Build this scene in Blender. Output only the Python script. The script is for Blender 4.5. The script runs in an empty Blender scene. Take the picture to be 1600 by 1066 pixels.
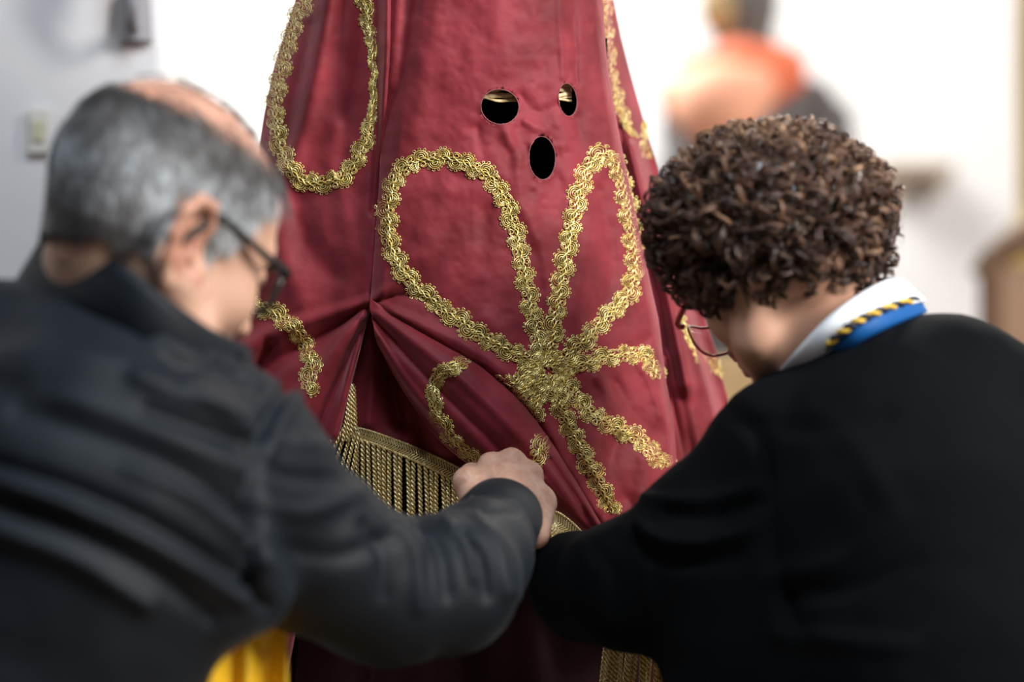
import bpy, math, random
import numpy as np
from mathutils import Vector, Matrix

random.seed(7); RNG = np.random.default_rng(7)
scene = bpy.context.scene
COL = scene.collection

# ------------------------------------------------------------------ camera, world, lights, exposure
FPX = 3777.8                     # 85 mm lens on a 36 mm sensor, in pixels of a 1600 px wide frame
CAMZ = 1.40
cam_data = bpy.data.cameras.new('camera')
cam_data.lens = 85; cam_data.sensor_width = 36; cam_data.clip_end = 100
cam_data.dof.use_dof = True
cam_data.dof.focus_distance = 2.53
cam_data.dof.aperture_fstop = 1.8
cam = bpy.data.objects.new('camera', cam_data); COL.objects.link(cam)
cam.location = (0, 0, CAMZ); cam.rotation_euler = (math.radians(90), 0, 0)
scene.camera = cam

world = bpy.data.worlds.new('world'); scene.world = world
world.use_nodes = True
world.node_tree.nodes['Background'].inputs[0].default_value = (0.80, 0.88, 1.0, 1)
world.node_tree.nodes['Background'].inputs[1].default_value = 0.055

def area(name, loc, target, size, power, color, size_y=None):
    l = bpy.data.lights.new(name, 'AREA'); l.energy = power; l.color = color
    l.shape = 'RECTANGLE'; l.size = size; l.size_y = size_y or size
    o = bpy.data.objects.new(name, l); COL.objects.link(o)
    o.location = loc
    o.rotation_euler = (Vector(target) - Vector(loc)).to_track_quat('-Z', 'Y').to_euler()
    return o
area('window_light', (2.9, 0.75, 3.1), (0.05, 2.5, 1.45), 0.8, 205, (1.0, 0.96, 0.90), 1.5)
area('high_back_light', (1.2, 5.2, 3.6), (0.1, 2.4, 1.5), 0.8, 60, (1.0, 0.94, 0.84))
area('top_fill_light', (0.30, 0.9, 3.3), (0.0, 2.45, 1.3), 0.8, 44, (0.80, 0.91, 1.0))  # added overhead fill, not an actual lamp of the room
area('far_nave_light', (3.6, 5.6, 4.0), (1.6, 8.8, 1.6), 1.4, 95, (1.0, 0.985, 0.96))
area('left_wall_fill', (-2.5, 2.45, 2.9), (-1.2, 3.25, 1.7), 0.6, 13, (0.95, 0.97, 1.0))  # fill added only to brighten the left wall
area('nave_light', (-0.9, 7.9, 4.4), (0.2, 9.0, 1.9), 2.0, 270, (1.0, 0.99, 0.97))
scene.view_settings.view_transform = 'Standard'
scene.view_settings.look = 'None'
scene.view_settings.gamma = 1.0
scene.view_settings.use_curve_mapping = False
scene.view_settings.exposure = 0.0

# ------------------------------------------------------------------ helpers
def W(px, py, d):
    """point seen at pixel (px, py) of the photograph, d metres in front of the lens plane"""
    return np.array([(px-800)*d/FPX, d, CAMZ-(py-533)*d/FPX])
def WV(P):
    P = np.asarray(P, float)
    return np.stack([(P[..., 0]-800)*P[..., 2]/FPX, P[..., 2], CAMZ-(P[..., 1]-533)*P[..., 2]/FPX], -1)
def PX(V):
    return np.stack([800+V[:, 0]*FPX/V[:, 1], 533-(V[:, 2]-CAMZ)*FPX/V[:, 1]], -1)
def wloc(o):
    p = Vector((0, 0, 0))
    while o: p = p + o.location; o = o.parent
    return p
def root(name, loc, label, cat, group=None):
    o = bpy.data.objects.new(name, None); COL.objects.link(o)
    o.location = loc; o['label'] = label; o['category'] = cat
    o.empty_display_size = .1
    if group: o['group'] = group
    return o
def tag(o, label=None, cat=None, group=None, kind=None):
    if label: o['label'] = label
    if cat: o['category'] = cat
    if group: o['group'] = group
    if kind: o['kind'] = kind
    return o
def mk(name, V, F, mats, parent=None, smooth=True, attr=None, matidx=None, uv=None, label=None):
    """one mesh object; V in world coordinates, F quads / triangles (list or (n,4)/(n,3) array)"""
    V = np.asarray(V, dtype=np.float64).reshape(-1, 3)
    base = np.array(wloc(parent)) if parent else np.zeros(3)
    me = bpy.data.meshes.new(name)
    V = V - base
    if isinstance(F, np.ndarray):
        k = F.shape[1]; n = len(F)
        me.vertices.add(len(V)); me.vertices.foreach_set('co', V.astype(np.float32).ravel())
        me.loops.add(n*k); me.loops.foreach_set('vertex_index', F.astype(np.int32).ravel())
        me.polygons.add(n); me.polygons.foreach_set('loop_start', (np.arange(n)*k).astype(np.int32))
        me.polygons.foreach_set('loop_total', np.full(n, k, np.int32))
        me.update(calc_edges=True); me.validate()
    else:
        me.from_pydata([tuple(v) for v in V], [], [tuple(int(i) for i in f) for f in F]); me.update()
    if not isinstance(mats, (list, tuple)): mats = [mats]
    for m in mats: me.materials.append(m)
    if smooth: me.polygons.foreach_set('use_smooth', np.ones(len(me.polygons), bool))
    if matidx is not None: me.polygons.foreach_set('material_index', np.asarray(matidx, np.int32))
    if attr is not None:
        for nm, vals in attr.items():
            a = me.attributes.new(nm, 'FLOAT', 'POINT'); a.data.foreach_set('value', np.asarray(vals, np.float32))
    o = bpy.data.objects.new(name, me); COL.objects.link(o)
    if parent: o.parent = parent
    if label: o['label'] = label
    return o
def solid(o, t, offset=0):
    m = o.modifiers.new('thickness', 'SOLIDIFY'); m.thickness = t; m.offset = offset; m.use_even_offset = False
    return o
def bevel(o, w, seg=2):
    m = o.modifiers.new('bevel', 'BEVEL'); m.width = w; m.segments = seg; return o
def box(name, lo, hi, mat, parent=None, bev=0):
    x0, y0, z0 = lo; x1, y1, z1 = hi
    V = [(x0,y0,z0),(x1,y0,z0),(x1,y1,z0),(x0,y1,z0),(x0,y0,z1),(x1,y0,z1),(x1,y1,z1),(x0,y1,z1)]
    F = [(0,3,2,1),(4,5,6,7),(0,1,5,4),(1,2,6,5),(2,3,7,6),(3,0,4,7)]
    o = mk(name, V, F, mat, parent, smooth=False)
    if bev: bevel(o, bev)
    return o
def spline(P, n):
    """Catmull-Rom through P (k,m) resampled evenly to n points"""
    P = np.asarray(P, float)
    if len(P) == 2:
        t = np.linspace(0, 1, n)[:, None]; return P[0]*(1-t)+P[1]*t
    Q = np.vstack([2*P[0]-P[1], P, 2*P[-1]-P[-2]])
    out = []
    for i in range(1, len(Q)-2):
        t = np.linspace(0, 1, 24, endpoint=False)[:, None]
        a, b, c, d = Q[i-1], Q[i], Q[i+1], Q[i+2]
        out.append(0.5*((2*b)+(c-a)*t+(2*a-5*b+4*c-d)*t*t+(3*b-a-3*c+d)*t**3))
    out = np.vstack(out+[P[-1:]])
    L = np.concatenate([[0], np.cumsum(np.linalg.norm(np.diff(out, axis=0), axis=1))])
    s = np.linspace(0, L[-1], n)
    return np.stack([np.interp(s, L, out[:, k]) for k in range(P.shape[1])], -1)
def tubes(lines, radii, sides=5, caps=True):
    """sweep several polylines (each (n,3)) to one mesh; radii scalar / per line / per point"""
    VV = []; FF = []; base = 0
    for li, P in enumerate(lines):
        P = np.asarray(P, float); n = len(P)
        r = radii[li] if isinstance(radii, (list, tuple)) else radii
        r = np.broadcast_to(np.asarray(r, float), (n,))
        T = np.gradient(P, axis=0); T /= np.linalg.norm(T, axis=1)[:, None]+1e-12
        ref = np.array([0.13, -0.95, 0.27]); 
        A = np.cross(T, ref); la = np.linalg.norm(A, axis=1)[:, None]
        A = np.where(la < 1e-3, np.cross(T, [1, 0, 0.1]), A); A /= np.linalg.norm(A, axis=1)[:, None]+1e-12
        B = np.cross(T, A)
        ang = np.arange(sides)*2*math.pi/sides
        ring = P[:, None, :]+r[:, None, None]*(np.cos(ang)[None, :, None]*A[:, None, :]+np.sin(ang)[None, :, None]*B[:, None, :])
        VV.append(ring.reshape(-1, 3))
        i = np.arange(n-1)[:, None]*sides; j = np.arange(sides)[None, :]; j2 = (j+1) % sides
        F = np.stack([i+j, i+sides+j, i+sides+j2, i+j2], -1).reshape(-1, 4)
        FF.append(F+base)
        base += n*sides
    return np.vstack(VV), np.vstack(FF)
def gridF(nr, nc, wrap=False):
    r = np.arange(nr-1)[:, None]; c = np.arange(nc if wrap else nc-1)[None, :]; c2 = (c+1) % nc
    return np.stack([r*nc+c, (r+1)*nc+c, (r+1)*nc+c2, r*nc+c2], -1).reshape(-1, 4)
def seg_dist(P, line):
    """distance of 2-D / 3-D points to a polyline, and the parameter 0..1 along it"""
    line = np.asarray(line, float)
    L = np.concatenate([[0], np.cumsum(np.linalg.norm(np.diff(line, axis=0), axis=1))]); tot = L[-1]
    best = np.full(len(P), 1e9); par = np.zeros(len(P)); side = np.zeros(len(P))
    for i in range(len(line)-1):
        a, b = line[i], line[i+1]; ab = b-a
        t = np.clip(((P-a)@ab)/(ab@ab), 0, 1)
        q = P-(a+t[:, None]*ab); d = np.linalg.norm(q, axis=1)
        m = d < best
        best = np.where(m, d, best); par = np.where(m, (L[i]+t*(L[i+1]-L[i]))/tot, par)
        if P.shape[1] == 2: side = np.where(m, np.sign(ab[0]*q[:, 1]-ab[1]*q[:, 0]), side)
    return best, par, side
def stroke_field(P2, strokes):
    """sum of fold profiles drawn as polylines; (points, (w0,w1), (a0,a1)[, 'sharp'|'step'])"""
    out = np.zeros(len(P2))
    for s in strokes:
        line = spline(np.array(s[0], float), max(3, 4*len(s[0])))
        w0, w1 = s[1]; a0, a1 = s[2]; kind = s[3] if len(s) > 3 else ''
        lo = line.min(0)-4*max(w0, w1); hi = line.max(0)+4*max(w0, w1)
        m = np.all((P2 > lo) & (P2 < hi), axis=1)
        if not m.any(): continue
        d, t, sd = seg_dist(P2[m], line)
        w = w0+(w1-w0)*t; a = a0+(a1-a0)*t
        if kind == 'sharp': v = a*np.exp(-np.abs(d)/w)
        elif kind == 'step': v = a*(0.5+0.5*np.tanh(sd*d/(0.35*w)))*np.exp(-(d/(2.2*w))**2)
        else: v = a*np.exp(-(d/w)**2)
        out[m] += v
    return out
def vnoise(P, scale, seed=0):
    """smooth value noise, numpy, -1..1"""
    P = np.asarray(P, float)/scale+seed*17.31
    I = np.floor(P).astype(np.int64); f = P-I; f = f*f*(3-2*f)
    def h(ix, iy, iz):
        n = (ix*374761393+iy*668265263+iz*2147483647+seed*974634777) & 0xffffffff
        n = ((n ^ (n >> 13))*1274126177) & 0xffffffff
        return ((n ^ (n >> 16)) & 0xffff)/32767.5-1
    r = 0
    for dx in (0, 1):
        for dy in (0, 1):
            for dz in (0, 1):
                w = (f[:, 0] if dx else 1-f[:, 0])*(f[:, 1] if dy else 1-f[:, 1])*(f[:, 2] if dz else 1-f[:, 2])
                r = r+w*h(I[:, 0]+dx, I[:, 1]+dy, I[:, 2]+dz)
    return r
def vnormals(V, F):
    N = np.zeros_like(V)
    a, b, c = V[F[:, 0]], V[F[:, 1]], V[F[:, 2]]
    n = np.cross(b-a, c-a) if F.shape[1] == 3 else np.cross(V[F[:, 2]]-V[F[:, 0]], V[F[:, 3]]-V[F[:, 1]])
    for k in range(F.shape[1]): np.add.at(N, F[:, k], n)
    return N/(np.linalg.norm(N, axis=1)[:, None]+1e-12)

# ---- implicit solids blended smoothly and meshed with surface nets (bodies, hands, clothes)
class Vol:
    def __init__(s, lo, hi, h):
        s.lo = np.array(lo, float); s.h = h
        s.n = np.ceil((np.array(hi)-s.lo)/h).astype(int)+1
        s.F = np.full(s.n, 9.0, np.float32)
        s.ax = [s.lo[i]+np.arange(s.n[i])*h for i in range(3)]
    def _sl(s, lo, hi):
        i0 = np.clip(np.floor((lo-s.lo)/s.h).astype(int), 0, s.n-1); i1 = np.clip(np.ceil((hi-s.lo)/s.h).astype(int)+1, 1, s.n)
        sl = tuple(slice(i0[k], max(i1[k], i0[k]+1)) for k in range(3))
        X, Y, Z = np.meshgrid(s.ax[0][sl[0]], s.ax[1][sl[1]], s.ax[2][sl[2]], indexing='ij')
        return sl, X, Y, Z
    def _put(s, sl, d, k, sub=False):
        f = s.F[sl]
        if sub:
            d = -d; hh = np.clip(0.5-0.5*(d-f)/k, 0, 1); s.F[sl] = f*hh+d*(1-hh)+k*hh*(1-hh)     # smooth max
        else:
            hh = np.clip(0.5+0.5*(f-d)/k, 0, 1); s.F[sl] = f*(1-hh)+d*hh-k*hh*(1-hh)
    def cone(s, a, b, ra, rb, k=0.01, flat=None, fs=1.0, sub=False):
        a = np.array(a, float); b = np.array(b, float); m = max(ra, rb)*max(1, fs)+2*k+2*s.h+0.02
        sl, X, Y, Z = s._sl(np.minimum(a, b)-m, np.maximum(a, b)+m)
        ab = b-a; L2 = ab@ab+1e-12
        px, py, pz = X-a[0], Y-a[1], Z-a[2]
        t = np.clip((px*ab[0]+py*ab[1]+pz*ab[2])/L2, 0, 1)
        qx, qy, qz = px-t*ab[0], py-t*ab[1], pz-t*ab[2]
        if flat is not None:
            f = np.array(flat, float); f /= np.linalg.norm(f); c = (qx*f[0]+qy*f[1]+qz*f[2])*(1/fs-1)
            qx, qy, qz = qx+c*f[0], qy+c*f[1], qz+c*f[2]
        d = np.sqrt(qx*qx+qy*qy+qz*qz)-(ra+(rb-ra)*t)
        if fs < 1: d = d*fs**0.5
        s._put(sl, d, k, sub)
    def chain(s, pts, rad, k=0.01, **kw):
        for i in range(len(pts)-1): s.cone(pts[i], pts[i+1], rad[i], rad[i+1], k, **kw)
    def ell(s, c, r, k=0.01, R=None, sub=False):
        c = np.array(c, float); r = np.array(r, float); m = r.max()+2*k+2*s.h+0.01
        sl, X, Y, Z = s._sl(c-m, c+m)
        x, y, z = X-c[0], Y-c[1], Z-c[2]
        if R is not None:
            R = np.array(R, float)      # rows = local axes
            x, y, z = (R[0][0]*x+R[0][1]*y+R[0][2]*z), (R[1][0]*x+R[1][1]*y+R[1][2]*z), (R[2][0]*x+R[2][1]*y+R[2][2]*z)
        k0 = np.sqrt((x/r[0])**2+(y/r[1])**2+(z/r[2])**2)+1e-9
        k1 = np.sqrt((x/r[0]**2)**2+(y/r[1]**2)**2+(z/r[2]**2)**2)+1e-9
        s._put(sl, k0*(k0-1)/k1, k, sub)
    def mesh(s):
        F = s.F; n = F.shape; S = F < 0
        acc = np.zeros((n[0]-1, n[1]-1, n[2]-1, 3)); cnt = np.zeros((n[0]-1, n[1]-1, n[2]-1))
        quads = []
        for axn in range(3):
            sa = [slice(None)]*3; sb = [slice(None)]*3; sa[axn] = slice(0, -1); sb[axn] = slice(1, None)
            fa, fb = F[tuple(sa)], F[tuple(sb)]
            idx = np.argwhere((fa < 0) != (fb < 0))
            o1, o2 = [k for k in range(3) if k != axn]
            ok = (idx[:, o1] > 0) & (idx[:, o2] > 0) & (idx[:, o1] < n[o1]-1) & (idx[:, o2] < n[o2]-1)
            idx = idx[ok]
            va = fa[tuple(idx.T)]; vb = fb[tuple(idx.T)]
            t = va/(va-vb)
            P = idx.astype(float); P[:, axn] += t
            cells = []
            for d1, d2 in ((0, 0), (1, 0), (1, 1), (0, 1)):
                c = idx.copy(); c[:, o1] -= d1; c[:, o2] -= d2
                np.add.at(acc, tuple(c.T), P); np.add.at(cnt, tuple(c.T), 1)
                cells.append((c[:, 0]*(n[1]-1)+c[:, 1])*(n[2]-1)+c[:, 2])
            q = np.stack(cells, -1)
            flip = (va < 0) if axn != 1 else (va >= 0)
            q = np.where(flip[:, None], q[:, ::-1], q)
            quads.append(q)
        Q = np.vstack(quads)[:, ::-1]
        used, inv = np.unique(Q, return_inverse=True)
        cc = cnt.reshape(-1)[used][:, None]; V = acc.reshape(-1, 3)[used]/cc
        V = s.lo+V*s.h
        Fq = inv.reshape(-1, 4)
        # orientation check: outward normals point towards growing F
        N = vnormals(V, Fq)
        c = V.mean(0)
        vol = np.sum(np.einsum('ij,ij->i', V[Fq[:, 0]]-c, np.cross(V[Fq[:, 2]]-V[Fq[:, 0]], V[Fq[:, 3]]-V[Fq[:, 1]])))
        if vol < 0: Fq = Fq[:, ::-1]
        return V, np.ascontiguousarray(Fq)
def smoothV(V, F, it=2, lam=0.5):
    e = np.vstack([F[:, [i, (i+1) % F.shape[1]]] for i in range(F.shape[1])])
    for _ in range(it):
        s = np.zeros_like(V); c = np.zeros(len(V))
        np.add.at(s, e[:, 0], V[e[:, 1]]); np.add.at(c, e[:, 0], 1)
        np.add.at(s, e[:, 1], V[e[:, 0]]); np.add.at(c, e[:, 1], 1)
        V = V+lam*(s/np.maximum(c, 1)[:, None]-V)
    return V

# ------------------------------------------------------------------ materials
def mat(name, color, rough=0.6, metal=0.0, bump=None, noise=None, sheen=None, spec=0.5, emit=None, sss=0, coord='Object', trans=0, alpha=None, aniso=None):
    m = bpy.data.materials.new(name); m.use_nodes = True; nt = m.node_tree; b = nt.nodes['Principled BSDF']
    b.inputs['Base Color'].default_value = (*color, 1); b.inputs['Roughness'].default_value = rough
    b.inputs['Metallic'].default_value = metal; b.inputs['Specular IOR Level'].default_value = spec
    tc = nt.nodes.new('ShaderNodeTexCoord')
    if noise:      # (scale, colour2, lo, hi[, detail])
        n = nt.nodes.new('ShaderNodeTexNoise'); n.inputs['Scale'].default_value = noise[0]
        n.inputs['Detail'].default_value = noise[4] if len(noise) > 4 else 4
        r = nt.nodes.new('ShaderNodeMapRange'); r.inputs[1].default_value = noise[2]; r.inputs[2].default_value = noise[3]
        mx = nt.nodes.new('ShaderNodeMix'); mx.data_type = 'RGBA'
        mx.inputs[6].default_value = (*color, 1); mx.inputs[7].default_value = (*noise[1], 1)
        nt.links.new(tc.outputs[coord], n.inputs['Vector']); nt.links.new(n.outputs[0], r.inputs[0])
        nt.links.new(r.outputs[0], mx.inputs[0]); nt.links.new(mx.outputs[2], b.inputs['Base Color'])
    if bump:       # (scale, strength, distance[, detail])
        n = nt.nodes.new('ShaderNodeTexNoise'); n.inputs['Scale'].default_value = bump[0]
        n.inputs['Detail'].default_value = bump[3] if len(bump) > 3 else 3
        bp = nt.nodes.new('ShaderNodeBump'); bp.inputs['Strength'].default_value = bump[1]; bp.inputs['Distance'].default_value = bump[2]
        nt.links.new(tc.outputs[coord], n.inputs['Vector']); nt.links.new(n.outputs[0], bp.inputs['Height'])
        nt.links.new(bp.outputs[0], b.inputs['Normal'])
    if sheen:      # (weight, roughness, tint)
        b.inputs['Sheen Weight'].default_value = sheen[0]; b.inputs['Sheen Roughness'].default_value = sheen[1]
        b.inputs['Sheen Tint'].default_value = (*sheen[2], 1)
    if sss:
        b.inputs['Subsurface Weight'].default_value = sss; b.inputs['Subsurface Radius'].default_value = (1, .35, .2)
        b.inputs['Subsurface Scale'].default_value = 0.006
    if trans: b.inputs['Transmission Weight'].default_value = trans
    if emit: b.inputs['Emission Color'].default_value = (*emit[0], 1); b.inputs['Emission Strength'].default_value = emit[1]
    return m
def attr_mat(name, stops, rough, attrname='tone', spec=0.5, sheen=None, sss=0):
    """colour from a per-vertex property of the thing itself (hair tone, skin tone)"""
    m = bpy.data.materials.new(name); m.use_nodes = True; nt = m.node_tree; b = nt.nodes['Principled BSDF']
    a = nt.nodes.new('ShaderNodeAttribute'); a.attribute_name = attrname
    r = nt.nodes.new('ShaderNodeValToRGB'); nt.links.new(a.outputs['Fac'], r.inputs[0])
    el = r.color_ramp.elements
    el[0].position = stops[0][0]; el[0].color = (*stops[0][1], 1)
    el[1].position = stops[-1][0]; el[1].color = (*stops[-1][1], 1)
    for p, c in stops[1:-1]:
        e = el.new(p); e.color = (*c, 1)
    nt.links.new(r.outputs[0], b.inputs['Base Color'])
    b.inputs['Roughness'].default_value = rough; b.inputs['Specular IOR Level'].default_value = spec
    if sss:
        b.inputs['Subsurface Weight'].default_value = sss; b.inputs['Subsurface Radius'].default_value = (1, .35, .2)
        b.inputs['Subsurface Scale'].default_value = 0.006
    return m

velvet = mat('burgundy_velvet', (0.15, 0.012, 0.017), 0.62, noise=(16, (0.27, 0.028, 0.040), 0.36, 0.64, 6),
             bump=(34, 0.38, 0.004, 5), sheen=(0.55, 0.38, (1.0, 0.40, 0.42)), spec=0.25)
tunic_velvet = mat('shade_darkened_velvet', (0.018, 0.0015, 0.003), 0.65, bump=(30, .3, .004), sheen=(.12, .4, (1, .4, .4)), spec=.2)  # velvet darkened so its colour carries the shade under the arms
gold = mat('gold_thread', (0.68, 0.48, 0.12), 0.28, 0.62, noise=(260, (0.98, 0.84, 0.40), 0.4, 0.60), bump=(900, 0.5, 0.0006))
gold_web = mat('gold_braid_backing', (0.20, 0.125, 0.025), 0.55, 0.4, bump=(700, 0.8, 0.001))
cord_gold = mat('gold_cord', (0.76, 0.56, 0.24), 0.28, 0.55, noise=(180, (0.86, 0.72, 0.40), 0.42, 0.62), bump=(1200, 0.5, 0.0005))
# ------------------------------------------------------------------ the setting
wall_white = mat('white_plaster', (0.80, 0.785, 0.775), 0.9, noise=(1.2, (0.74, 0.72, 0.71), 0.4, 0.7), bump=(14, 0.2, 0.01))
wall_grey = mat('grey_white_plaster', (0.80, 0.79, 0.80), 0.9, noise=(2.5, (0.75, 0.74, 0.76), 0.4, 0.7), bump=(20, 0.2, 0.006))
floor_m = mat('stone_floor', (0.30, 0.24, 0.18), 0.5, noise=(3, (0.24, 0.19, 0.14), 0.4, 0.6))
yellow_wood = mat('gilded_wood', (0.50, 0.33, 0.08), 0.5, noise=(7, (0.38, 0.24, 0.06), 0.4, 0.6))
brown_wood = mat('brown_carved_wood', (0.20, 0.11, 0.06), 0.55, noise=(6, (0.12, 0.065, 0.035), 0.35, 0.65))
tan_wood = mat('pale_tan_wood', (0.52, 0.34, 0.17), 0.6, noise=(8, (0.42, 0.27, 0.13), 0.4, 0.6))
def S(o): o['kind'] = 'structure'; return o
S(box('floor', (-5, -2.5, -0.1), (5.2, 9.2, 0), floor_m))
S(box('wall_back', (-5, 9.0, 0), (5.2, 9.2, 5.2), wall_white))
S(box('wall_right', (5.0, 2.2, 0), (5.2, 9.0, 5.2), wall_white))
xl = (257-800)*3.25/FPX
S(box('wall_left', (-4.2, 3.25, 0), (xl, 3.55, 3.6), wall_grey, bev=0.012))
# stains and fittings on the left wall
fx = root('wall_lamp', W(205, 30, 3.2), 'small grey iron wall lamp high on the grey wall at the left', 'lamp')
iron = mat('dull_iron', (0.30, 0.30, 0.33), 0.7, 0.1)
c = W(205, 18, 3.2)
V, F = tubes([spline([c+[0.0, .06, -.01], c+[0.0, .0, -.02], c+[.006, -.03, .0], c+[.0, -.035, .03]], 10)], 0.008, 8); mk('arm', V, F, iron, fx)
V, F = tubes([[c+[0, .045, -.035], c+[0, .045, .03]]], [[.022, .018]], 12); mk('wall_plate', V, F, iron, fx)
prof = [(.004, .03), (.014, .03), (.02, .05), (.024, .075), (.016, .10), (.004, .105)]
Vl = []
for r, z in prof:
    for k in range(14):
        a = k*math.tau/14; Vl.append(c+[r*math.cos(a), -.035+r*math.sin(a), z])
mk('lamp_shade', Vl, gridF(len(prof), 14, True), mat('smoked_glass', (0.28, 0.28, 0.31), 0.4), fx)
sw = root('wall_switch', W(62, 200, 3.24), 'small faded cream switch on the grey wall beside the balding head', 'switch')
pw = W(60, 205, 3.235)
box('switch_plate', pw+[-.014, .0, -.03], pw+[.014, .014, .03], mat('cream_plastic', (0.74, 0.72, 0.66), 0.6), sw, 0.003)
box('switch_rocker', pw+[-.007, -.005, -.014], pw+[.007, .001, .014], mat('cream_plastic_rocker', (0.62, 0.60, 0.42), 0.6), sw, 0.002)

# ---- statue on a plinth far behind the curly head
D = 7.6
base = W(1175, 533, D); base[2] = 0
st = root('statue', base, 'blurred statue in a dark robe with coral and peach mantle before the white wall', 'statue')
robe = mat('dark_grey_robe', (0.085, 0.075, 0.075), 0.8, noise=(6, (0.15, 0.14, 0.14), 0.4, 0.6))
coral = mat('coral_mantle', (0.74, 0.16, 0.07), 0.7, noise=(5, (0.80, 0.24, 0.13), 0.4, 0.62))
peach = mat('peach_mantle', (0.90, 0.42, 0.27), 0.7)
dk = mat('dark_hood', (0.13, 0.12, 0.11), 0.8)
v = Vol(W(960, 640, D+.4)-[0, .9, .2], W(1420, -120, D-.2)+[0, .5, .2], 0.016)
def sp(x, y, dd=0): return W(x-5, y, D+dd)
v.chain([sp(1180, 640), sp(1175, 420), sp(1175, 250), sp(1175, 150)], [.30, .25, .23, .16], .04)
v.chain([sp(1160, 130), sp(1085, 190, -.05), sp(1075, 300, -.12), sp(1130, 350, -.3)], [.10, .085, .08, .06], .03)
v.chain([sp(1200, 130), sp(1280, 190, -.05), sp(1300, 290, -.12), sp(1240, 350, -.3)], [.10, .10, .09, .06], .03)
V, F = v.mesh(); V += vnormals(V, F)*(0.012*np.sin(V[:, :1]*60))
mk('robe', V, F, robe, st)
v = Vol(sp(1000, 260, .3)-[0, .7, 0], sp(1300, -10, -.3)+[0, .7, 0], 0.014)
v.chain([sp(1075, 150, -.12), sp(1130, 165, -.22), sp(1180, 140, -.20)], [.085, .13, .08], .04)
V, F = v.mesh(); mk('mantle_front', V, F, peach, st)
v = Vol(sp(1000, 260, .3)-[0, .7, 0], sp(1320, -10, -.3)+[0, .7, 0], 0.014)
v.chain([sp(1085, 110, -.10), sp(1160, 100, -.16), sp(1225, 112, -.14), sp(1185, 158, -.22)], [.05, .07, .075, .05], .03)
V, F = v.mesh(); mk('mantle_collar', V, F, coral, st)
v = Vol(sp(1060, 120, .3)-[0, .5, 0], sp(1300, -120, -.3)+[0, .5, 0], 0.012)
v.ell(sp(1165, 5), (.115, .13, .15), .03); v.chain([sp(1165, 60), sp(1170, 95)], [.09, .12], .03)
V, F = v.mesh(); mk('head', V, F, dk, st)
v = Vol(sp(1100, 90, -.3)-[0, .1, 0], sp(1200, -40, -.1)+[0, .3, 0], 0.01)
v.ell(sp(1128, 10, -.08), (.06, .06, .09), .02)
V, F = v.mesh(); mk('face', V, F, mat('painted_face', (0.42, 0.30, 0.14), 0.7), st)
pl = root('plinth', base, 'dark wooden plinth under the robed statue', 'plinth')
def stack(profile, parent, mt, name):
    Vl = []
    for h, z in profile:
        Vl += [(base[0]-h, base[1]-h, z), (base[0]+h, base[1]-h, z), (base[0]+h, base[1]+h, z), (base[0]-h, base[1]+h, z)]
    n = len(profile); F = [tuple(f) for f in gridF(n, 4, True)]+[(3, 2, 1, 0), (4*n-4, 4*n-3, 4*n-2, 4*n-1)]
    return mk(name, Vl, F, mt, parent, smooth=False)
zt = sp(1180, 640)[2]-.28
stack([(.42, 0), (.42, .1), (.36, .14), (.36, zt-.12), (.42, zt-.08), (.42, zt)], pl, brown_wood, 'pedestal')

# ---- small wooden shelf on the far wall
sh = root('wall_shelf', W(1440, 264, 8.9), 'blurred narrow brown wooden shelf on the white wall right of the statue', 'shelf')
a = W(1385, 262, 8.8); b = W(1492, 262, 8.8)
box('board', (a[0], 8.8, a[2]-.03), (b[0], 9.0, a[2]+.02), mat('light_brown_wood', (0.36, 0.27, 0.20), .6), sh, .004)
for q in (.25, .75):
    x = a[0]+(b[0]-a[0])*q; box('bracket', (x-.02, 8.84, a[2]-.10), (x+.02, 9.0, a[2]-.03), mat('light_brown_wood', (0.36, 0.27, 0.20), .6), sh, .004)

# ---- gilded column at the right edge and a carved chair below it
cb = W(1640, 533, 6.5); cb[2] = 0
co = root('gilded_column', cb, 'out of focus ochre gilded column cut by the right edge of the frame', 'column')
def lathe(name, prof, cx, cy, mt, parent, n=28, flute=0):
    Vl = []
    for r, z in prof:
        for k in range(n):
            a = k*math.tau/n; rr = r*(1+flute*math.cos(a*14)); Vl.append((cx+rr*math.cos(a), cy+rr*math.sin(a), z))
    return mk(name, Vl, gridF(len(prof), n, True), mt, parent)
zc = W(0, 340, 6.5)[2]
lathe('shaft', [(.11, zc), (.115, zc+.4), (.11, 3.2)], cb[0]+.03, cb[1], yellow_wood, co, 56, .04)
lathe('base', [(.14, zc-.18), (.15, zc-.12), (.12, zc-.08), (.14, zc-.03), (.11, zc+.01)], cb[0]+.03, cb[1], yellow_wood, co)
lathe('pedestal', [(.20, 0), (.20, .1), (.16, .14), (.16, zc-.22), (.19, zc-.18), (.0, zc-.17)], cb[0]+.06, cb[1], brown_wood, co)
ch_y = 5.6
cc = W(1600, 533, ch_y)
chr_ = root('carved_chair', (cc[0], ch_y, 0), 'blurred brown carved wooden armchair at the right edge of the frame', 'chair')
x0 = W(1535, 0, ch_y)[0]; x1 = x0+.56; zt = W(0, 395, ch_y)[2]; seat_z = .5
up = mat('brown_leather', (0.34, 0.20, 0.12), 0.5)
V, F = tubes([spline([(x0, ch_y+.02, zt-.06), (x0+.07, ch_y, zt+.02), (x0+.28, ch_y, zt+.10), (x1-.07, ch_y, zt+.02), (x1, ch_y+.02, zt-.06)], 24)], .035, 10); mk('crest_rail', V, F, brown_wood, chr_)
box('backrest', (x0+.03, ch_y-.02, seat_z+.15), (x1-.03, ch_y+.03, zt-.03), up, chr_, .015)
box('seat', (x0, ch_y-.5, seat_z-.06), (x1, ch_y+.03, seat_z+.03), up, chr_, .02)
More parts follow.
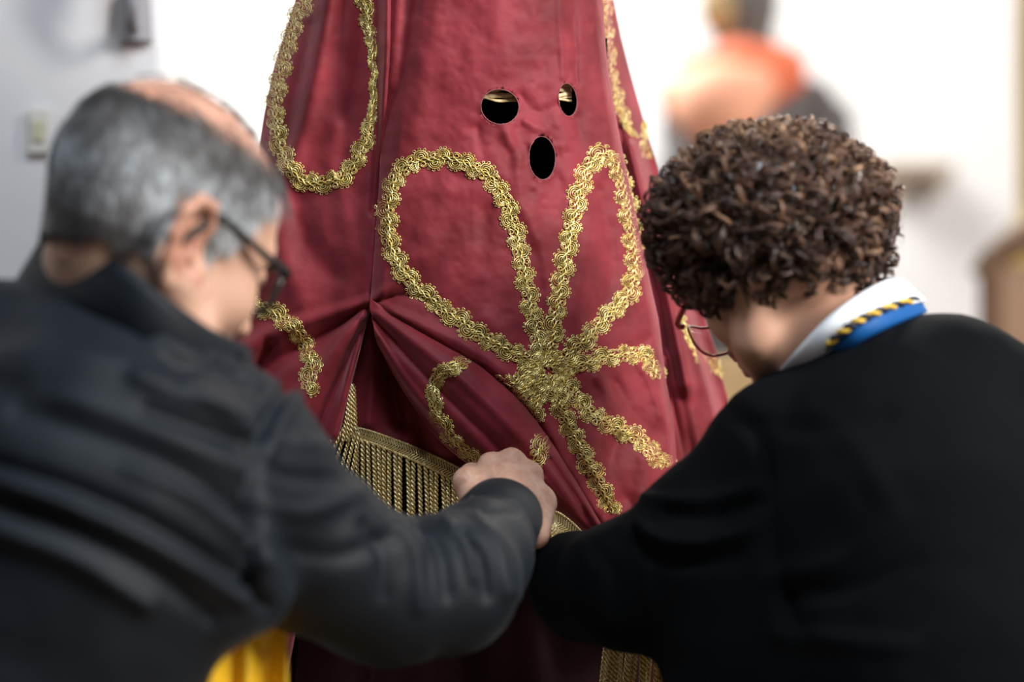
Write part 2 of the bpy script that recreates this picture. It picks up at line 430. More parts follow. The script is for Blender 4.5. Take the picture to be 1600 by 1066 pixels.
for x in (x0+.02, x1-.02):
    for y, z1 in ((ch_y, zt), (ch_y-.46, seat_z+.26)):
        V, F = tubes([[(x, y, 0), (x, y, .2), (x, y, .25), (x, y, z1-.1), (x, y, z1)]], [[.02, .03, .024, .03, .03]], 10); mk('leg', V, F, brown_wood, chr_)
    V, F = tubes([[(x, ch_y, seat_z+.24), (x, ch_y-.3, seat_z+.28), (x, ch_y-.5, seat_z+.25)]], [[.02, .028, .03]], 10); mk('armrest', V, F, brown_wood, chr_)

# ---- pale wooden bench far behind the chin of the curly haired woman
by = 4.4
p = W(1130, 600, by)
bn = root('pale_bench', (p[0], by, 0), 'pale tan wooden bench seen between the velvet cape and the curly haired woman', 'bench')
zt = W(0, 555, by)[2]
box('backrest', (p[0]-.16, by, zt-.5), (p[0]+1.1, by+.03, zt), tan_wood, bn, .008)
box('seat', (p[0]-.16, by-.38, .42), (p[0]+1.1, by+.02, .46), tan_wood, bn, .008)
for x in (p[0]-.16, p[0]+1.06):
    box('leg', (x, by-.38, 0), (x+.04, by-.33, .42), tan_wood, bn, .004)
    box('leg', (x, by-.02, 0), (x+.04, by+.03, zt), tan_wood, bn, .004)
# ------------------------------------------------------------------ the hooded velvet costume
rt = W(745, 533, 2.80); rt[2] = 0
cost = root('hooded_costume', rt, 'burgundy velvet pointed hood and cape with gold scroll braid, eye and mouth holes', 'costume')

def D0(x, y):
    """distance of the costume's body from the lens plane, as a bulging cone turned to the right"""
    u = (x-740)/(300+0.12*np.maximum(y, -300))
    d = 2.535+np.where(u < 0, 0.055*u*u, 0.155*u*u+0.02*u)
    return d-0.025*np.clip(y-200, 0, 900)/800
def interp(y, pts):
    p = np.array(pts, float); return np.interp(y, p[:, 0], p[:, 1])
# outlines, (y, x)
capeL_out = [(-980, 708), (-130, 492), (0, 463), (50, 447), (110, 428), (180, 414), (260, 402), (350, 385), (480, 352), (560, 330), (700, 300), (1150, 240)]
capeL_in = [(-980, 719), (-130, 640), (0, 622), (60, 619), (110, 610), (200, 602), (300, 596), (400, 588), (470, 581), (520, 568), (610, 547), (680, 530), (760, 505), (1150, 430)]
front_L = [(-980, 714), (-130, 600), (0, 606), (100, 600), (200, 598), (300, 592), (400, 585), (470, 579), (490, 600), (515, 642), (548, 700), (572, 746), (608, 790), (652, 830), (692, 859), (745, 891), (795, 921), (845, 947), (900, 975), (960, 1000)]
front_R = [(-980, 726), (-130, 921), (0, 941), (60, 944), (110, 949), (160, 957), (220, 968), (290, 983), (370, 1000), (440, 1014), (500, 1028), (600, 1040), (660, 1052), (720, 1056), (800, 1060), (960, 1080)]
capeR_out = [(-980, 733), (-130, 925), (0, 958), (45, 966), (120, 985), (190, 1005), (250, 1022), (340, 1050), (450, 1086), (550, 1118), (620, 1135), (700, 1152), (1150, 1230)]

F1S = [  # strokes: positive = away from the viewer
    ([(650, -130), (640, 0), (622, 120), (604, 240)], (16, 12), (.012, .006)),
    ([(700, -100), (672, 80), (640, 240), (610, 330)], (20, 18), (-.004, -.002)),
    ([(770, 0), (790, 90)], (30, 20), (-.003, -.002)),
    ([(880, 120), (876, 40), (872, -40)], (6, 9), (-.003, -.003)), ([(900, 130), (897, 60), (893, -40)], (5, 8), (.003, .003)),
    ([(745, 200), (758, 250), (772, 300)], (8, 12), (.003, .001)), ([(790, 205), (810, 250), (805, 310)], (8, 10), (-.003, -.002)),
    ([(810, 150), (840, 175), (870, 165)], (9, 9), (.003, .003)), ([(820, 190), (850, 205)], (6, 8), (-.003, -.004)),
    ([(900, 185), (905, 230), (915, 280)], (9, 9), (.003, .001)), ([(875, 200), (885, 260), (890, 330)], (10, 12), (-.0025, -.002)),
    ([(760, 330), (750, 420), (720, 480)], (16, 16), (.004, .003)), ([(700, 300), (660, 400)], (20, 20), (-.004, -.004)),
    ([(820, 330), (850, 400), (858, 470), (852, 540)], (13, 9), (-.005, -.005)),
    ([(935, 300), (950, 380), (955, 440), (930, 500)], (14, 14), (.006, .005)), ([(915, 380), (905, 450), (890, 530)], (14, 14), (-.005, -.004)),
    ([(585, 472), (640, 462), (700, 490)], (5, 12), (.008, .002), 'sharp'), ([(580, 470), (620, 440), (650, 400)], (6, 14), (-.006, -.001)),
    ([(583, 476), (640, 500), (740, 548), (800, 590)], (9, 9), (-.005, -.003)),
    ([(760, 500), (800, 530)], (14, 14), (-.004, -.004)), ([(870, 580), (900, 600), (905, 660), (890, 700)], (14, 14), (.004, .005)),
    ([(935, 590), (950, 620), (935, 660)], (10, 12), (-.007, -.004)), ([(960, 600), (990, 650), (1030, 680)], (12, 14), (.006, .004)),
    ([(1000, 570), (1020, 610), (1032, 650)], (8, 8), (-.004, -.004)),
    ([(905, 650), (930, 720), (960, 760)], (14, 16), (-.005, -.005)), ([(960, 690), (950, 740), (990, 800)], (16, 16), (.008, .008)),
    ([(1010, 720), (1010, 770), (980, 830)], (20, 20), (-.012, -.010)),
    ([(870, 650), (900, 720), (950, 800)], (10, 12), (.008, .010)), ([(850, 660), (885, 730), (930, 800)], (8, 8), (-.004, -.006)),
    ([(1030, 480), (1020, 520), (990, 545)], (8, 10), (.004, .004)),
]
def dF1(x, y):
    P = np.stack([x.ravel(), y.ravel()], -1)
    d = D0(x, y).ravel()-0.012
    xl = interp(P[:, 1], front_L); xr = interp(P[:, 1], front_R)
    e = np.clip((P[:, 0]-xl)/22, 0, 1); d += 0.016*(1-e)**2          # left edge turns under
    e = np.clip((xr-P[:, 0])/16, 0, 1); d += 0.022*(1-e)**2
    d += stroke_field(P, F1S)
    W3 = np.stack([P[:, 0], P[:, 1], 0*P[:, 0]], -1)
    crush = np.exp(-(((P[:, 0]-835)/95)**2+((P[:, 1]-235)/110)**2)); d += 0.0018*vnoise(W3*[1, .55, 1], 46, 3)+(0.0010+.0012*crush)*vnoise(W3, 19, 4)+(0.0004+.0006*crush)*vnoise(W3, 9, 5)
    return d.reshape(x.shape)

holes = [(781, 167, 30, 27.5, .25, 'round'), (887, 156, 14.5, 26, -.12, ''), (847, 247, 21, 34, -.05, '')]
def hole_val(x, y, h, grow=0):
    c, s = math.cos(h[4]), math.sin(h[4]); dx, dy = x-h[0], y-h[1]
    u = (dx*c+dy*s)/(h[2]+grow); v = (-dx*s+dy*c)/(h[3]+grow)
    return np.sqrt(u*u+v*v), u, v
def sheetR(name, yl, L, R, dfun, nr, nc, thick=.0022, hole=None, parent=cost, mt=velvet, label=None):
    ys = np.linspace(yl[0], yl[1], nr)[:, None]; us = np.linspace(0, 1, nc)[None, :]
    y = ys+0*us; xl = interp(ys, L); xr = interp(ys, R); x = xl+(xr-xl)*us
    if hole:
        for h in hole:      # pull near vertices onto the rim so that the opening is clean
            r, u, v_ = hole_val(x, y, h)
            m = (np.abs(r-1) < 0.11)
            x = np.where(m, h[0]+(x-h[0])/np.maximum(r, .1), x); y = np.where(m, h[1]+(y-h[1])/np.maximum(r, .1), y)
    d = dfun(x, y)
    if hole:
        for h in hole:
            r, _, _ = hole_val(x, y, h); d = d-0.0012*np.exp(-((r-1.0)/.12)**2)
    V = WV(np.stack([x, y, d], -1)).reshape(-1, 3); F = gridF(nr, nc)
    if hole:
        fx_ = x.ravel()[F].mean(1); fy_ = y.ravel()[F].mean(1); keep = np.ones(len(F), bool)
        for h in hole: keep &= hole_val(fx_, fy_, h)[0] > 0.985
        F = F[keep]
    o = mk(name, V, np.ascontiguousarray(F[:, ::-1]), mt, parent)
    if label: o['label'] = label
    if thick: solid(o, thick)
    return o
sheetR('front_panel', (-980, 955), front_L, front_R, dF1, 640, 190, hole=holes, label='rose-lit front face panel with three cut holes')
# turned rims of the three openings
rim_m = mat('velvet_hem', (0.26, 0.07, 0.08), 0.7, sheen=(.2, .4, (1, .6, .6)))
for h in holes:
    a = np.linspace(0, math.tau, 49); c, s = math.cos(h[4]), math.sin(h[4])
    X = h[0]+h[2]*np.cos(a)*c-h[3]*np.sin(a)*s; Y = h[1]+h[2]*np.cos(a)*s+h[3]*np.sin(a)*c
    Pm = WV(np.stack([X, Y, dF1(X, Y)-.002], -1)); V, F = tubes([Pm], .0006, 6); mk('hole_rim', V, F, rim_m, cost)

L1S = [
    ([(606, -60), (605, 60), (602, 200), (598, 330), (586, 440)], (6, 5), (-.018, -.012)),       # rolled hem ridge
    ([(590, -60), (588, 100), (590, 220), (583, 330)], (6, 6), (.014, .008)),
    ([(530, -100), (505, 60), (480, 180), (455, 260)], (16, 16), (-.014, -.008)), ([(560, -60), (545, 80), (530, 200), (520, 300)], (24, 26), (.012, .006)),
    ([(487, 40), (462, 150), (440, 250)], (10, 12), (.005, .006)),
    ([(525, 200), (520, 260), (540, 330), (560, 400)], (14, 20), (-.006, -.004)),
    ([(470, 320), (480, 380), (520, 430)], (26, 20), (.008, .006)), ([(430, 330), (440, 400), (470, 470)], (22, 22), (-.008, -.006)),
    ([(579, 474), (530, 540), (480, 620), (430, 720)], (6, 24), (-.012, -.020)),
    ([(577, 478), (510, 520), (440, 560), (380, 600)], (6, 18), (.012, .016)),
    ([(574, 470), (500, 495), (430, 520), (360, 560)], (6, 16), (-.006, -.012)),
    ([(579, 482), (545, 560), (510, 640), (480, 720)], (5, 12), (.012, .014)),
    ([(576, 500), (550, 580), (528, 680)], (5, 9), (-.010, -.010)),
    ([(420, 540), (400, 580), (370, 620)], (10, 12), (.012, .012)),
]
def dL1(x, y):
    P = np.stack([x.ravel(), y.ravel()], -1); d = D0(x, y).ravel()+0.004
    xl = interp(P[:, 1], capeL_out); xr = interp(P[:, 1], capeL_in)
    up = np.clip(-(P[:, 1]+100)/880, 0, 1); e = np.clip((P[:, 0]-xl)/60, 0, 1); d += 0.038*(1-up)*(1-e)**2.2
    e = np.clip((xr-P[:, 0])/8, 0, 1); d += 0.02*(1-e)**2
    d += stroke_field(P, L1S)
    W3 = np.stack([P[:, 0], P[:, 1], 0*P[:, 0]], -1); d += 0.0022*vnoise(W3*[1, .5, 1], 52, 8)+0.0008*vnoise(W3, 20, 9)
    return d.reshape(x.shape)
sheetR('left_cape', (-980, 1150), capeL_out, capeL_in, dL1, 540, 110, label='darker burgundy left side of the cape')

capeR_in = [(y, x-46 if y > 150 else (x-40 if y > -500 else x-6)) for y, x in front_R]
R1S = [
    ([(944, -60), (946, 60), (952, 150)], (5, 5), (-.01, -.01)),
    ([(985, 230), (1010, 330), (1045, 470), (1075, 600)], (10, 16), (-.016, -.018)),
    ([(965, 200), (990, 320), (1025, 450), (1050, 600), (1075, 720)], (10, 14), (.02, .03)),
    ([(1010, 240), (1050, 380), (1095, 520), (1130, 640)], (9, 12), (.014, .016)), ([(1040, 560), (1060, 640), (1075, 720)], (8, 10), (-.014, -.016)),
    ([(1060, 450), (1090, 560), (1115, 660)], (8, 10), (-.012, -.012)),
]
def dR1(x, y):
    P = np.stack([x.ravel(), y.ravel()], -1)
    xo = interp(P[:, 1], capeR_out)
    up = np.clip(-(P[:, 1]+100)/880, 0, 1); d = 2.69-.13*up; e = np.clip((xo-P[:, 0])/90, 0, 1); d += 0.10*(1-up)*(1-e)**2
    d += stroke_field(P, R1S)
    W3 = np.stack([P[:, 0], P[:, 1], 0*P[:, 0]], -1); d += 0.002*vnoise(W3*[1, .4, 1], 50, 12)
    return d.reshape(x.shape)
sheetR('right_cape', (-980, 1150), capeR_in, capeR_out, dR1, 420, 70, label='right side of the cape receding behind the front panel')

# flap gathered towards the hands: columns from the pinch at (580,470)
flapA = [(578, 466), (600, 482), (642, 507), (700, 540), (746, 566), (790, 601), (830, 645), (858, 684), (891, 737), (921, 788), (950, 842)]
flapB = [(578, 480), (592, 540), (625, 600), (670, 668), (708, 706), (745, 732), (790, 752), (830, 775), (870, 800), (915, 832), (940, 850)]
def dF2(x, y, v):
    P = np.stack([x.ravel(), y.ravel()], -1); vv = v.ravel()
    d = D0(x, y).ravel()-0.012
    bulge = np.where(vv < .18, np.sin(np.clip(vv/.18, 0, 1)*math.pi/2), np.clip(np.cos((vv-.18)/.82*math.pi/2), 0, 1)**0.8)
    grow = np.clip((P[:, 0]-585)/120, 0, 1)
    d += (-0.028*bulge+0.012)*grow+0.030*np.clip((vv-.55)/.45, 0, 1)**2*grow
    d += stroke_field(P, [
        ([(590, 492), (660, 545), (740, 610), (820, 690), (900, 790)], (7, 12), (-.004, -.008)),
        ([(586, 500), (650, 570), (720, 640), (790, 710)], (7, 12), (.006, .010)),
        ([(584, 510), (620, 575), (670, 640), (715, 690)], (5, 10), (-.006, -.006)),
        ([(590, 535), (640, 620), (690, 680)], (5, 9), (.006, .008)),
        ([(860, 720), (900, 780), (930, 830)], (8, 8), (.010, .010)), ([(850, 750), (880, 790), (915, 828)], (7, 7), (-.006, -.006)),
    ])
    W3 = np.stack([P[:, 0], P[:, 1], 0*P[:, 0]], -1); d += 0.0012*vnoise(W3, 30, 15)
    return d.reshape(x.shape)
nA = 200; nB = 60
A = spline(flapA, nA); B = spline(flapB, nA)
vv = np.linspace(0, 1, nB)[None, :]
fx_ = A[:, :1]+(B[:, :1]-A[:, :1])*vv; fy_ = A[:, 1:]+(B[:, 1:]-A[:, 1:])*vv; fd_ = dF2(fx_, fy_, vv+0*fx_)
o = mk('gathered_flap', WV(np.stack([fx_, fy_, fd_], -1)).reshape(-1, 3), gridF(nA, nB), velvet, cost, label='diagonal pleat of velvet gathered towards the hand')
solid(o, .0022)
flapP = np.stack([fx_.ravel(), fy_.ravel()], -1); flapD = fd_.ravel()
def dFlap(x, y):
    out = []
    for a, b in zip(np.ravel(x), np.ravel(y)):
        q = (flapP[:, 0]-a)**2+(flapP[:, 1]-b)**2; i = np.argpartition(q, 4)[:4]; w = 1/(q[i]+1); out.append((flapD[i]*w).sum()/w.sum())
    return np.array(out).reshape(np.shape(x))

# inner cape whose fringed border shows in the opening
band_top = [(470, 640), (520, 655), (548, 666), (585, 676), (640, 696), (690, 718), (730, 738), (790, 768), (850, 802), (905, 835), (960, 860)]
def dIn(x, y):
    P = np.stack([x.ravel(), y.ravel()], -1); d = D0(x, y).ravel()+0.050
    d += stroke_field(P, [
        ([(600, 500), (610, 580), (625, 660)], (10, 14), (.016, .016)), ([(575, 500), (580, 580), (575, 660)], (8, 12), (-.008, -.010)),
        ([(650, 600), (672, 660), (695, 700)], (8, 12), (-.004, -.016)), ([(640, 600), (650, 660), (660, 700)], (8, 10), (.006, .014)),
        ([(720, 640), (735, 700)], (10, 12), (.01, .012))])
    return d.reshape(x.shape)
nr, nc = 90, 150
xs = np.linspace(470, 960, nc)[None, :]; yb = np.interp(xs, [p[0] for p in band_top], [p[1] for p in band_top])
vv2 = np.linspace(0, 1, nr)[:, None]; yy = 430+(yb-430)*vv2; xx = xs+0*vv2
o = mk('inner_cape', WV(np.stack([xx, yy, dIn(xx, yy)], -1)).reshape(-1, 3), np.ascontiguousarray(gridF(nr, nc)[:, ::-1]), velvet, cost, label='shaded inner cape above the fringe'); solid(o, .002)
# tunic behind everything, down to the floor, with vertical folds
def ring_tunic(zs, nseg=120):
    Vl = []
    cx, cy = rt[0]+.02, 2.86
    for z, rx, ry in zs:
        a = np.linspace(0, math.tau, nseg, endpoint=False)
        f = 1+0.035*np.sin(a*13+z*1.3)+0.02*np.sin(a*29-z*2)
        Vl.append(np.stack([cx+rx*f*np.cos(a), cy+ry*f*np.sin(a), np.full(nseg, z)], -1))
    return np.vstack(Vl)
zs = [(z, rx, ry) for z, rx, ry in [(0.02, .36, .33), (.3, .33, .30), (.6, .305, .27), (.9, .285, .245), (1.05, .27, .235), (1.2, .25, .225), (1.35, .225, .20), (1.5, .19, .16), (1.62, .13, .11)]]
V = ring_tunic(zs); mk('tunic', V, np.ascontiguousarray(gridF(len(zs), 120, True)[:, ::-1]), tunic_velvet, cost, label='dark burgundy tunic reaching the floor, shade painted into its colour')
# the back half of the hood and cape and the closed tip above
rows = np.linspace(-980, 1150, 40); na = 40; Vl = []
for y in rows:
    xo, xr = interp(y, capeL_out), interp(y, capeR_out)
    pl_ = W(xo, y, float(dL1(np.array([xo]), np.array([float(y)]))[0])); pr = W(xr, y, float(dR1(np.array([xr]), np.array([float(y)]))[0]))
    c0 = (pl_+pr)/2; ax = (pr-pl_)/2; r = np.linalg.norm(ax)
    for k in range(na+1):
        t = math.pi*k/na; Vl.append(c0-ax*math.cos(t)+np.array([0, 1, 0])*r*.75*math.sin(t)*(1+.03*math.sin(t*17)))
o = mk('back_cape', Vl, gridF(40, na+1), velvet, cost); solid(o, .002)
# straw form inside the hood, seen through the eye holes, and black lining behind it
straw = mat('pale_straw', (0.90, 0.70, 0.42), 0.45, noise=(120, (0.66, 0.45, 0.22), 0.45, 0.6))
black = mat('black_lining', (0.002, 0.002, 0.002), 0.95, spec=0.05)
def form_d(x, y): return D0(x, y)+0.002
sf = root('tmp', (0, 0, 0), '', ''); bpy.data.objects.remove(sf)
lining = []
ys = np.linspace(60, 330, 30)[:, None]; xs = np.linspace(618, 948, 40)[None, :]
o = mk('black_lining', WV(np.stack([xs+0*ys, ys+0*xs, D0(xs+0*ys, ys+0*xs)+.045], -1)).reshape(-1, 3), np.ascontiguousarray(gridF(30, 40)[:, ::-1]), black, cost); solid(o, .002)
def straw_strip(y0, x0, x1, w, lift, ph, mt=straw):
    X = np.linspace(x0, x1, 40); Yc = y0+2.2*np.sin(X/17+ph)+1.2*np.sin(X/7+2*ph)
    rows_ = []
    for q in (-1, -.5, 0, .5, 1):
        rows_.append(WV(np.stack([X, Yc+q*w*(1+.25*np.sin(X/11+ph)), form_d(X, Yc)-lift*.001-.0008*(1-q*q)], -1)))
    o = mk('straw_strip', np.vstack(rows_), np.ascontiguousarray(gridF(5, 40)[:, ::-1]), mt, cost); solid(o, .0008); return o
for y0, w, lf, ph in ((137, 2.6, 2, 1.1), (142.5, 3.2, 3, 2.5), (148, 3.4, 4.5, .4), (152.5, 3, 2.5, 3.3), (155.5, 2, 4, 5.0)):
    straw_strip(y0, 735, 813, w, lf, ph); straw_strip(y0-1, 862, 893, w, lf, ph+1)
# ------------------------------------------------------------------ gold scroll braid sewn on the velvet
def braid_unit(rng):
    """polylines (s, t, h) in pixels for a 30 px repeat: twisted spine, fan and curl on each side"""
    L = []
    for ph in (0, math.pi):
        s = np.linspace(0, 30, 13); L.append((np.stack([s, 2.6*np.sin(s/30*math.tau*1.5+ph), 3.2+1.2*np.cos(s/30*math.tau*1.5+ph)], -1), 1.25))
    s = np.linspace(0, 30, 9); L.append((np.stack([s, 5.5*np.sin(s/30*math.tau), 2.6+0*s], -1), 1.0))
    for side, s0 in ((1, 8), (-1, 23)):
        s0 = s0+rng.uniform(-1.5, 1.5); sc = rng.uniform(.9, 1.12); tilt = rng.uniform(-.25, .25)
        c = np.array([s0, side*5.2])
        for r in (4.2, 7.4, 10.4):
            a = np.linspace(-.55, math.pi+.55, 9)+tilt
            x = c[0]+.86*r*sc*np.cos(a); y = c[1]+side*r*sc*np.sin(a)*.95
            L.append((np.stack([x, y, 1.6+1.4*np.sin(np.linspace(0, math.pi, 9))+0*x], -1), .95))
        for k in range(6):
            a = .15+(math.pi-.3)*k/5+tilt; cx = c[0]+11.2*sc*math.cos(a); cy = c[1]+side*12.8*sc*math.sin(a)*.95
            b = np.linspace(0, math.tau, 6); L.append((np.stack([cx+1.9*np.cos(b), cy+1.9*np.sin(b), 1.2+0*b], -1), .7))
    for side, s0 in ((1, 23), (-1, 8)):
        s0 = s0+rng.uniform(-1.5, 1.5)
        a = np.linspace(0, math.tau*1.4, 13); r = 5.6-3.8*a/a[-1]
        L.append((np.stack([s0+r*np.cos(a+.6)*.9, side*(6.6+r*.9*np.sin(a+.6)), 2.2+.8*a/a[-1]], -1), 1.0))
    return L
def braid(path, dfun, width=1.0, lift=.0012, name='gold_braid', parent=None, seed=0, label=None, z0=0):
    rng = np.random.default_rng(seed+100)
    P = np.array(path, float)
    if P.shape[1] == 2: P = np.hstack([P, np.full((len(P), 1), width)])
    tot = np.linalg.norm(np.diff(spline(P[:, :2], 200), axis=0), axis=1).sum()
    n = max(1, int(round(tot/34))); scl = tot/(30*n)
    C = spline(P, 12*n+1); C = C+np.stack([1.2*np.sin(np.arange(len(C))*.37+seed), 1.2*np.cos(np.arange(len(C))*.29+seed), 0*C[:, 0]], -1)
    T = np.gradient(C[:, :2], axis=0); T /= np.linalg.norm(T, axis=1)[:, None]; Nn = np.stack([-T[:, 1], T[:, 0]], -1)
    S = np.linspace(0, 30*n, len(C))
    def put(L):
        s = np.clip(L[:, 0], 0, 30*n)
        f = lambda a: np.interp(s, S, a)
        w = f(C[:, 2]); ext = (L[:, 0]-s)*scl
        x = f(C[:, 0])+f(Nn[:, 0])*L[:, 1]*w+f(T[:, 0])*ext; y = f(C[:, 1])+f(Nn[:, 1])*L[:, 1]*w+f(T[:, 1])*ext
        return x, y
    lines = []; rad = []; hs = []
    for u in range(n):
        for L, r in braid_unit(rng):
            L = L.copy(); L[:, 0] += 30*u; x, y = put(L); lines.append((x, y)); hs.append(L[:, 2]); rad.append(r)
    X = np.concatenate([l[0] for l in lines]); Y = np.concatenate([l[1] for l in lines]); H = np.concatenate(hs)
    Dp = dfun(X, Y)-lift-(H+z0)*0.00050
    Q = WV(np.stack([X, Y, Dp], -1)); out = []; i = 0
    for l in lines: out.append(Q[i:i+len(l[0])]); i += len(l[0])
    V, F = tubes(out, [r*0.00069 for r in rad], 4)
    o = mk(name, V, F, gold, parent or cost)
    # woven backing ribbon
    s = np.linspace(0, 30*n, 10*n+1); rows_ = []
    for t in (-1, -.5, 0, .5, 1):
        L = np.stack([s, t*6.2+4.2*(t>0)*t*np.cos((s-8)/30*math.tau)+4.2*(t<0)*t*np.cos((s-23)/30*math.tau), 0*s], -1); x, y = put(L); rows_.append(WV(np.stack([x, y, dfun(x, y)-lift-.0003-z0*.0005], -1)))
    b = mk('braid_backing', np.vstack(rows_), gridF(5, len(s)), gold_web, cost); b.parent = o
    if label: o['label'] = label
    return o
braid([(846, 574), (820, 560), (762, 531), (702, 490), (652, 450), (620, 408), (606, 360), (609, 302), (628, 266), (660, 250), (700, 248), (742, 262), (778, 292), (800, 345), (814, 400), (825, 460), (838, 520), (850, 568)], dF1, seed=1)
braid([(858, 566), (866, 510), (872, 468), (881, 420), (890, 368), (901, 318), (916, 268), (940, 241), (962, 256), (978, 305), (986, 360), (992, 410), (984, 455), (955, 488), (918, 527), (882, 560)], dF1, seed=2, label='brighter gold braid petal at the right of the panel')
braid([(882, 576), (930, 563), (985, 553), (1014, 562), (1031, 592)], dF1, seed=3, width=.95)
braid([(876, 586), (912, 636), (950, 663), (988, 680), (1018, 706), (1044, 731)], dF1, seed=4)
braid([(862, 602), (885, 658), (910, 708), (935, 755), (958, 803)], dF1, seed=5)
braid([(846, 600), (838, 636), (834, 655)], dF1, seed=6, width=.8)
braid([(836, 592), (815, 618), (803, 634)], dF1, seed=7, width=.85)
braid([(832, 582), (800, 600), (772, 596)], dF1, seed=8, width=.95)
# rosette where the petals meet
for i, a in enumerate(np.linspace(0, math.tau, 7)[:-1]):
    braid([(858+8*math.cos(a), 580+8*math.sin(a)), (858+34*math.cos(a+.25), 582+32*math.sin(a+.25))], dF1, seed=20+i, name='rosette_braid', z0=1.6*(i % 3), width=.9)
braid([(735, 567), (706, 574), (682, 594), (678, 630), (690, 662, ), (712, 692), (745, 722)], dFlap, seed=9, width=.78)
braid([(857, 682), (832, 721)], dFlap, seed=10, width=1.0)
braid([(482, -14, 1), (462, 30, .95), (446, 80, .95), (433, 140, .95), (431, 195, .95), (443, 243, .95), (465, 278, 1), (492, 287, 1), (530, 280, 1), (557, 250, .9), (574, 208, .75), (583, 160, .42), (583, 100, .42), (577, 50, .7), (566, -10, .8)], dL1, seed=11)
braid([(372, 477), (420, 485), (450, 505), (474, 535), (487, 572), (480, 612)], dL1, seed=12, width=.95)
braid([(948, -10, .6), (950, 60, .65), (955, 110, .7), (966, 160, .8), (984, 200, .5), (994, 214, .3)], dR1, seed=13)
braid([(1007, 190, .3), (1006, 222, .5), (1004, 246, .9)], dR1, seed=14)
braid([(1066, 492, .4), (1074, 520, .5), (1086, 548, .5)], dR1, seed=15)
braid([(1092, 548, .6), (1108, 566, .9), (1118, 584, .6)], dR1, seed=16)

# ------------------------------------------------------------------ fringe: woven band and twisted cords
band_m = gold
def woven_band(path, wid, dfun, off, name='fringe_band', parent=cost):
    C = spline(np.array(path, float), 160); T = np.gradient(C, axis=0); T /= np.linalg.norm(T, axis=1)[:, None]; Nn = np.stack([-T[:, 1], T[:, 0]], -1)
    if Nn[:, 1].mean() < 0: Nn = -Nn
    wid = np.interp(np.linspace(0, 1, 160), np.linspace(0, 1, len(wid)), wid)
    L = np.concatenate([[0], np.cumsum(np.linalg.norm(np.diff(C, axis=0), axis=1))])
    rows_ = []
    for q in np.linspace(0, 1, 5):
        p = C+Nn*(wid*q)[:, None]; rows_.append(WV(np.stack([p[:, 0], p[:, 1], dfun(p[:, 0], p[:, 1])-off], -1)))
    b = mk(name, np.vstack(rows_), np.ascontiguousarray(gridF(5, 160)[:, ::-1]), gold_web, parent); solid(b, .001)
    # woven threads standing proud: chevrons and two edge cords
    lines = []
    for s0 in np.arange(2, L[-1]-4, 4.6):
        for (q0, q1) in ((.10, .5), (.9, .5)):
            ss = np.array([s0, s0+3.0, s0+6.5]); qq = np.array([q0, (q0+q1)/2, q1])
            w = np.interp(ss, L, wid); x = np.interp(ss, L, C[:, 0])+np.interp(ss, L, Nn[:, 0])*w*qq; y = np.interp(ss, L, C[:, 1])+np.interp(ss, L, Nn[:, 1])*w*qq
            lines.append(WV(np.stack([x, y, dfun(x, y)-off-.0012], -1)))
    V1, F1 = tubes(lines, .0011, 4); t = mk('band_weave', V1, F1, cord_gold, cost); t.parent = b
    ed = []
    for q in (.0, 1.0):
        for ph in (0, math.pi):
            s = np.arange(0, L[-1], 1.2); w = np.interp(s, L, wid); qq = q+0.05*np.sin(s*.9+ph)
            x = np.interp(s, L, C[:, 0])+np.interp(s, L, Nn[:, 0])*w*qq; y = np.interp(s, L, C[:, 1])+np.interp(s, L, Nn[:, 1])*w*qq
            ed.append(WV(np.stack([x, y, dfun(x, y)-off-.001-.0006*np.cos(s*.9+ph)], -1)))
    V1, F1 = tubes(ed, .0009, 4); t = mk('band_edge', V1, F1, cord_gold, cost); t.parent = b
    return b
dInF = lambda x, y: dIn(np.asarray(x, float), np.asarray(y, float))
band_pts = [(x, y) for x, y in band_top if 540 < x < 760]
woven_band(band_pts, [16, 17, 19, 20, 21], dInF, .004)
def cord(top, bottom, sway=0, r=.0020, name='fringe_cord', parent=cost, turns=None):
    """two strands twisted round each other, top / bottom are world points"""
    top = np.array(top); bottom = np.array(bottom); L = np.linalg.norm(bottom-top)
    n = int(L/.0012)+4; t = np.linspace(0, 1, n)[:, None]
    C = top+(bottom-top)*t+np.array([1, .3, 0])*sway*np.sin(t*math.pi)
    k = L/.0095*math.tau
    ls = []
    for ph in (0, math.pi):
        a = t*k+ph; ls.append(C+np.hstack([r*.80*np.cos(a), r*.80*np.sin(a), 0*a]))
    V, F = tubes(ls, r*.62, 5)
    return mk(name, V, F, cord_gold, parent)
rg = np.random.default_rng(5)
bx_ = [p[0] for p in band_top]; by_ = [p[1] for p in band_top]
x = 558.0
while x < 772:
    yt = np.interp(x, bx_, by_)+17; d = float(dInF(np.array([x]), np.array([yt]))[0])-.004+rg.uniform(-.002, .002)
    ln = 125+rg.uniform(-4, 6); gap = 1
    cord(W(x, yt, d), W(x+rg.uniform(-2.5, 2.5)+2, yt+ln, d-.004+rg.uniform(-.003, .003)), rg.uniform(-.001, .001))
    x += rg.choice([8.2, 8.6, 9.2, 11.5], p=[.35, .3, .25, .1])
# cords of the left strip hanging beside the cape edge
for i, (x0, y0, x1, y1) in enumerate([(549, 602, 536, 690), (549, 604, 543, 690), (551, 600, 550, 680), (553, 604, 556, 672), (545, 660, 520, 735), (550, 668, 530, 745), (556, 672, 540, 742), (540, 664, 512, 720), (562, 676, 548, 748), (534, 662, 506, 706)]):
    cord(W(x0, y0, 2.545), W(x1, y1, 2.54), 0, .0017)
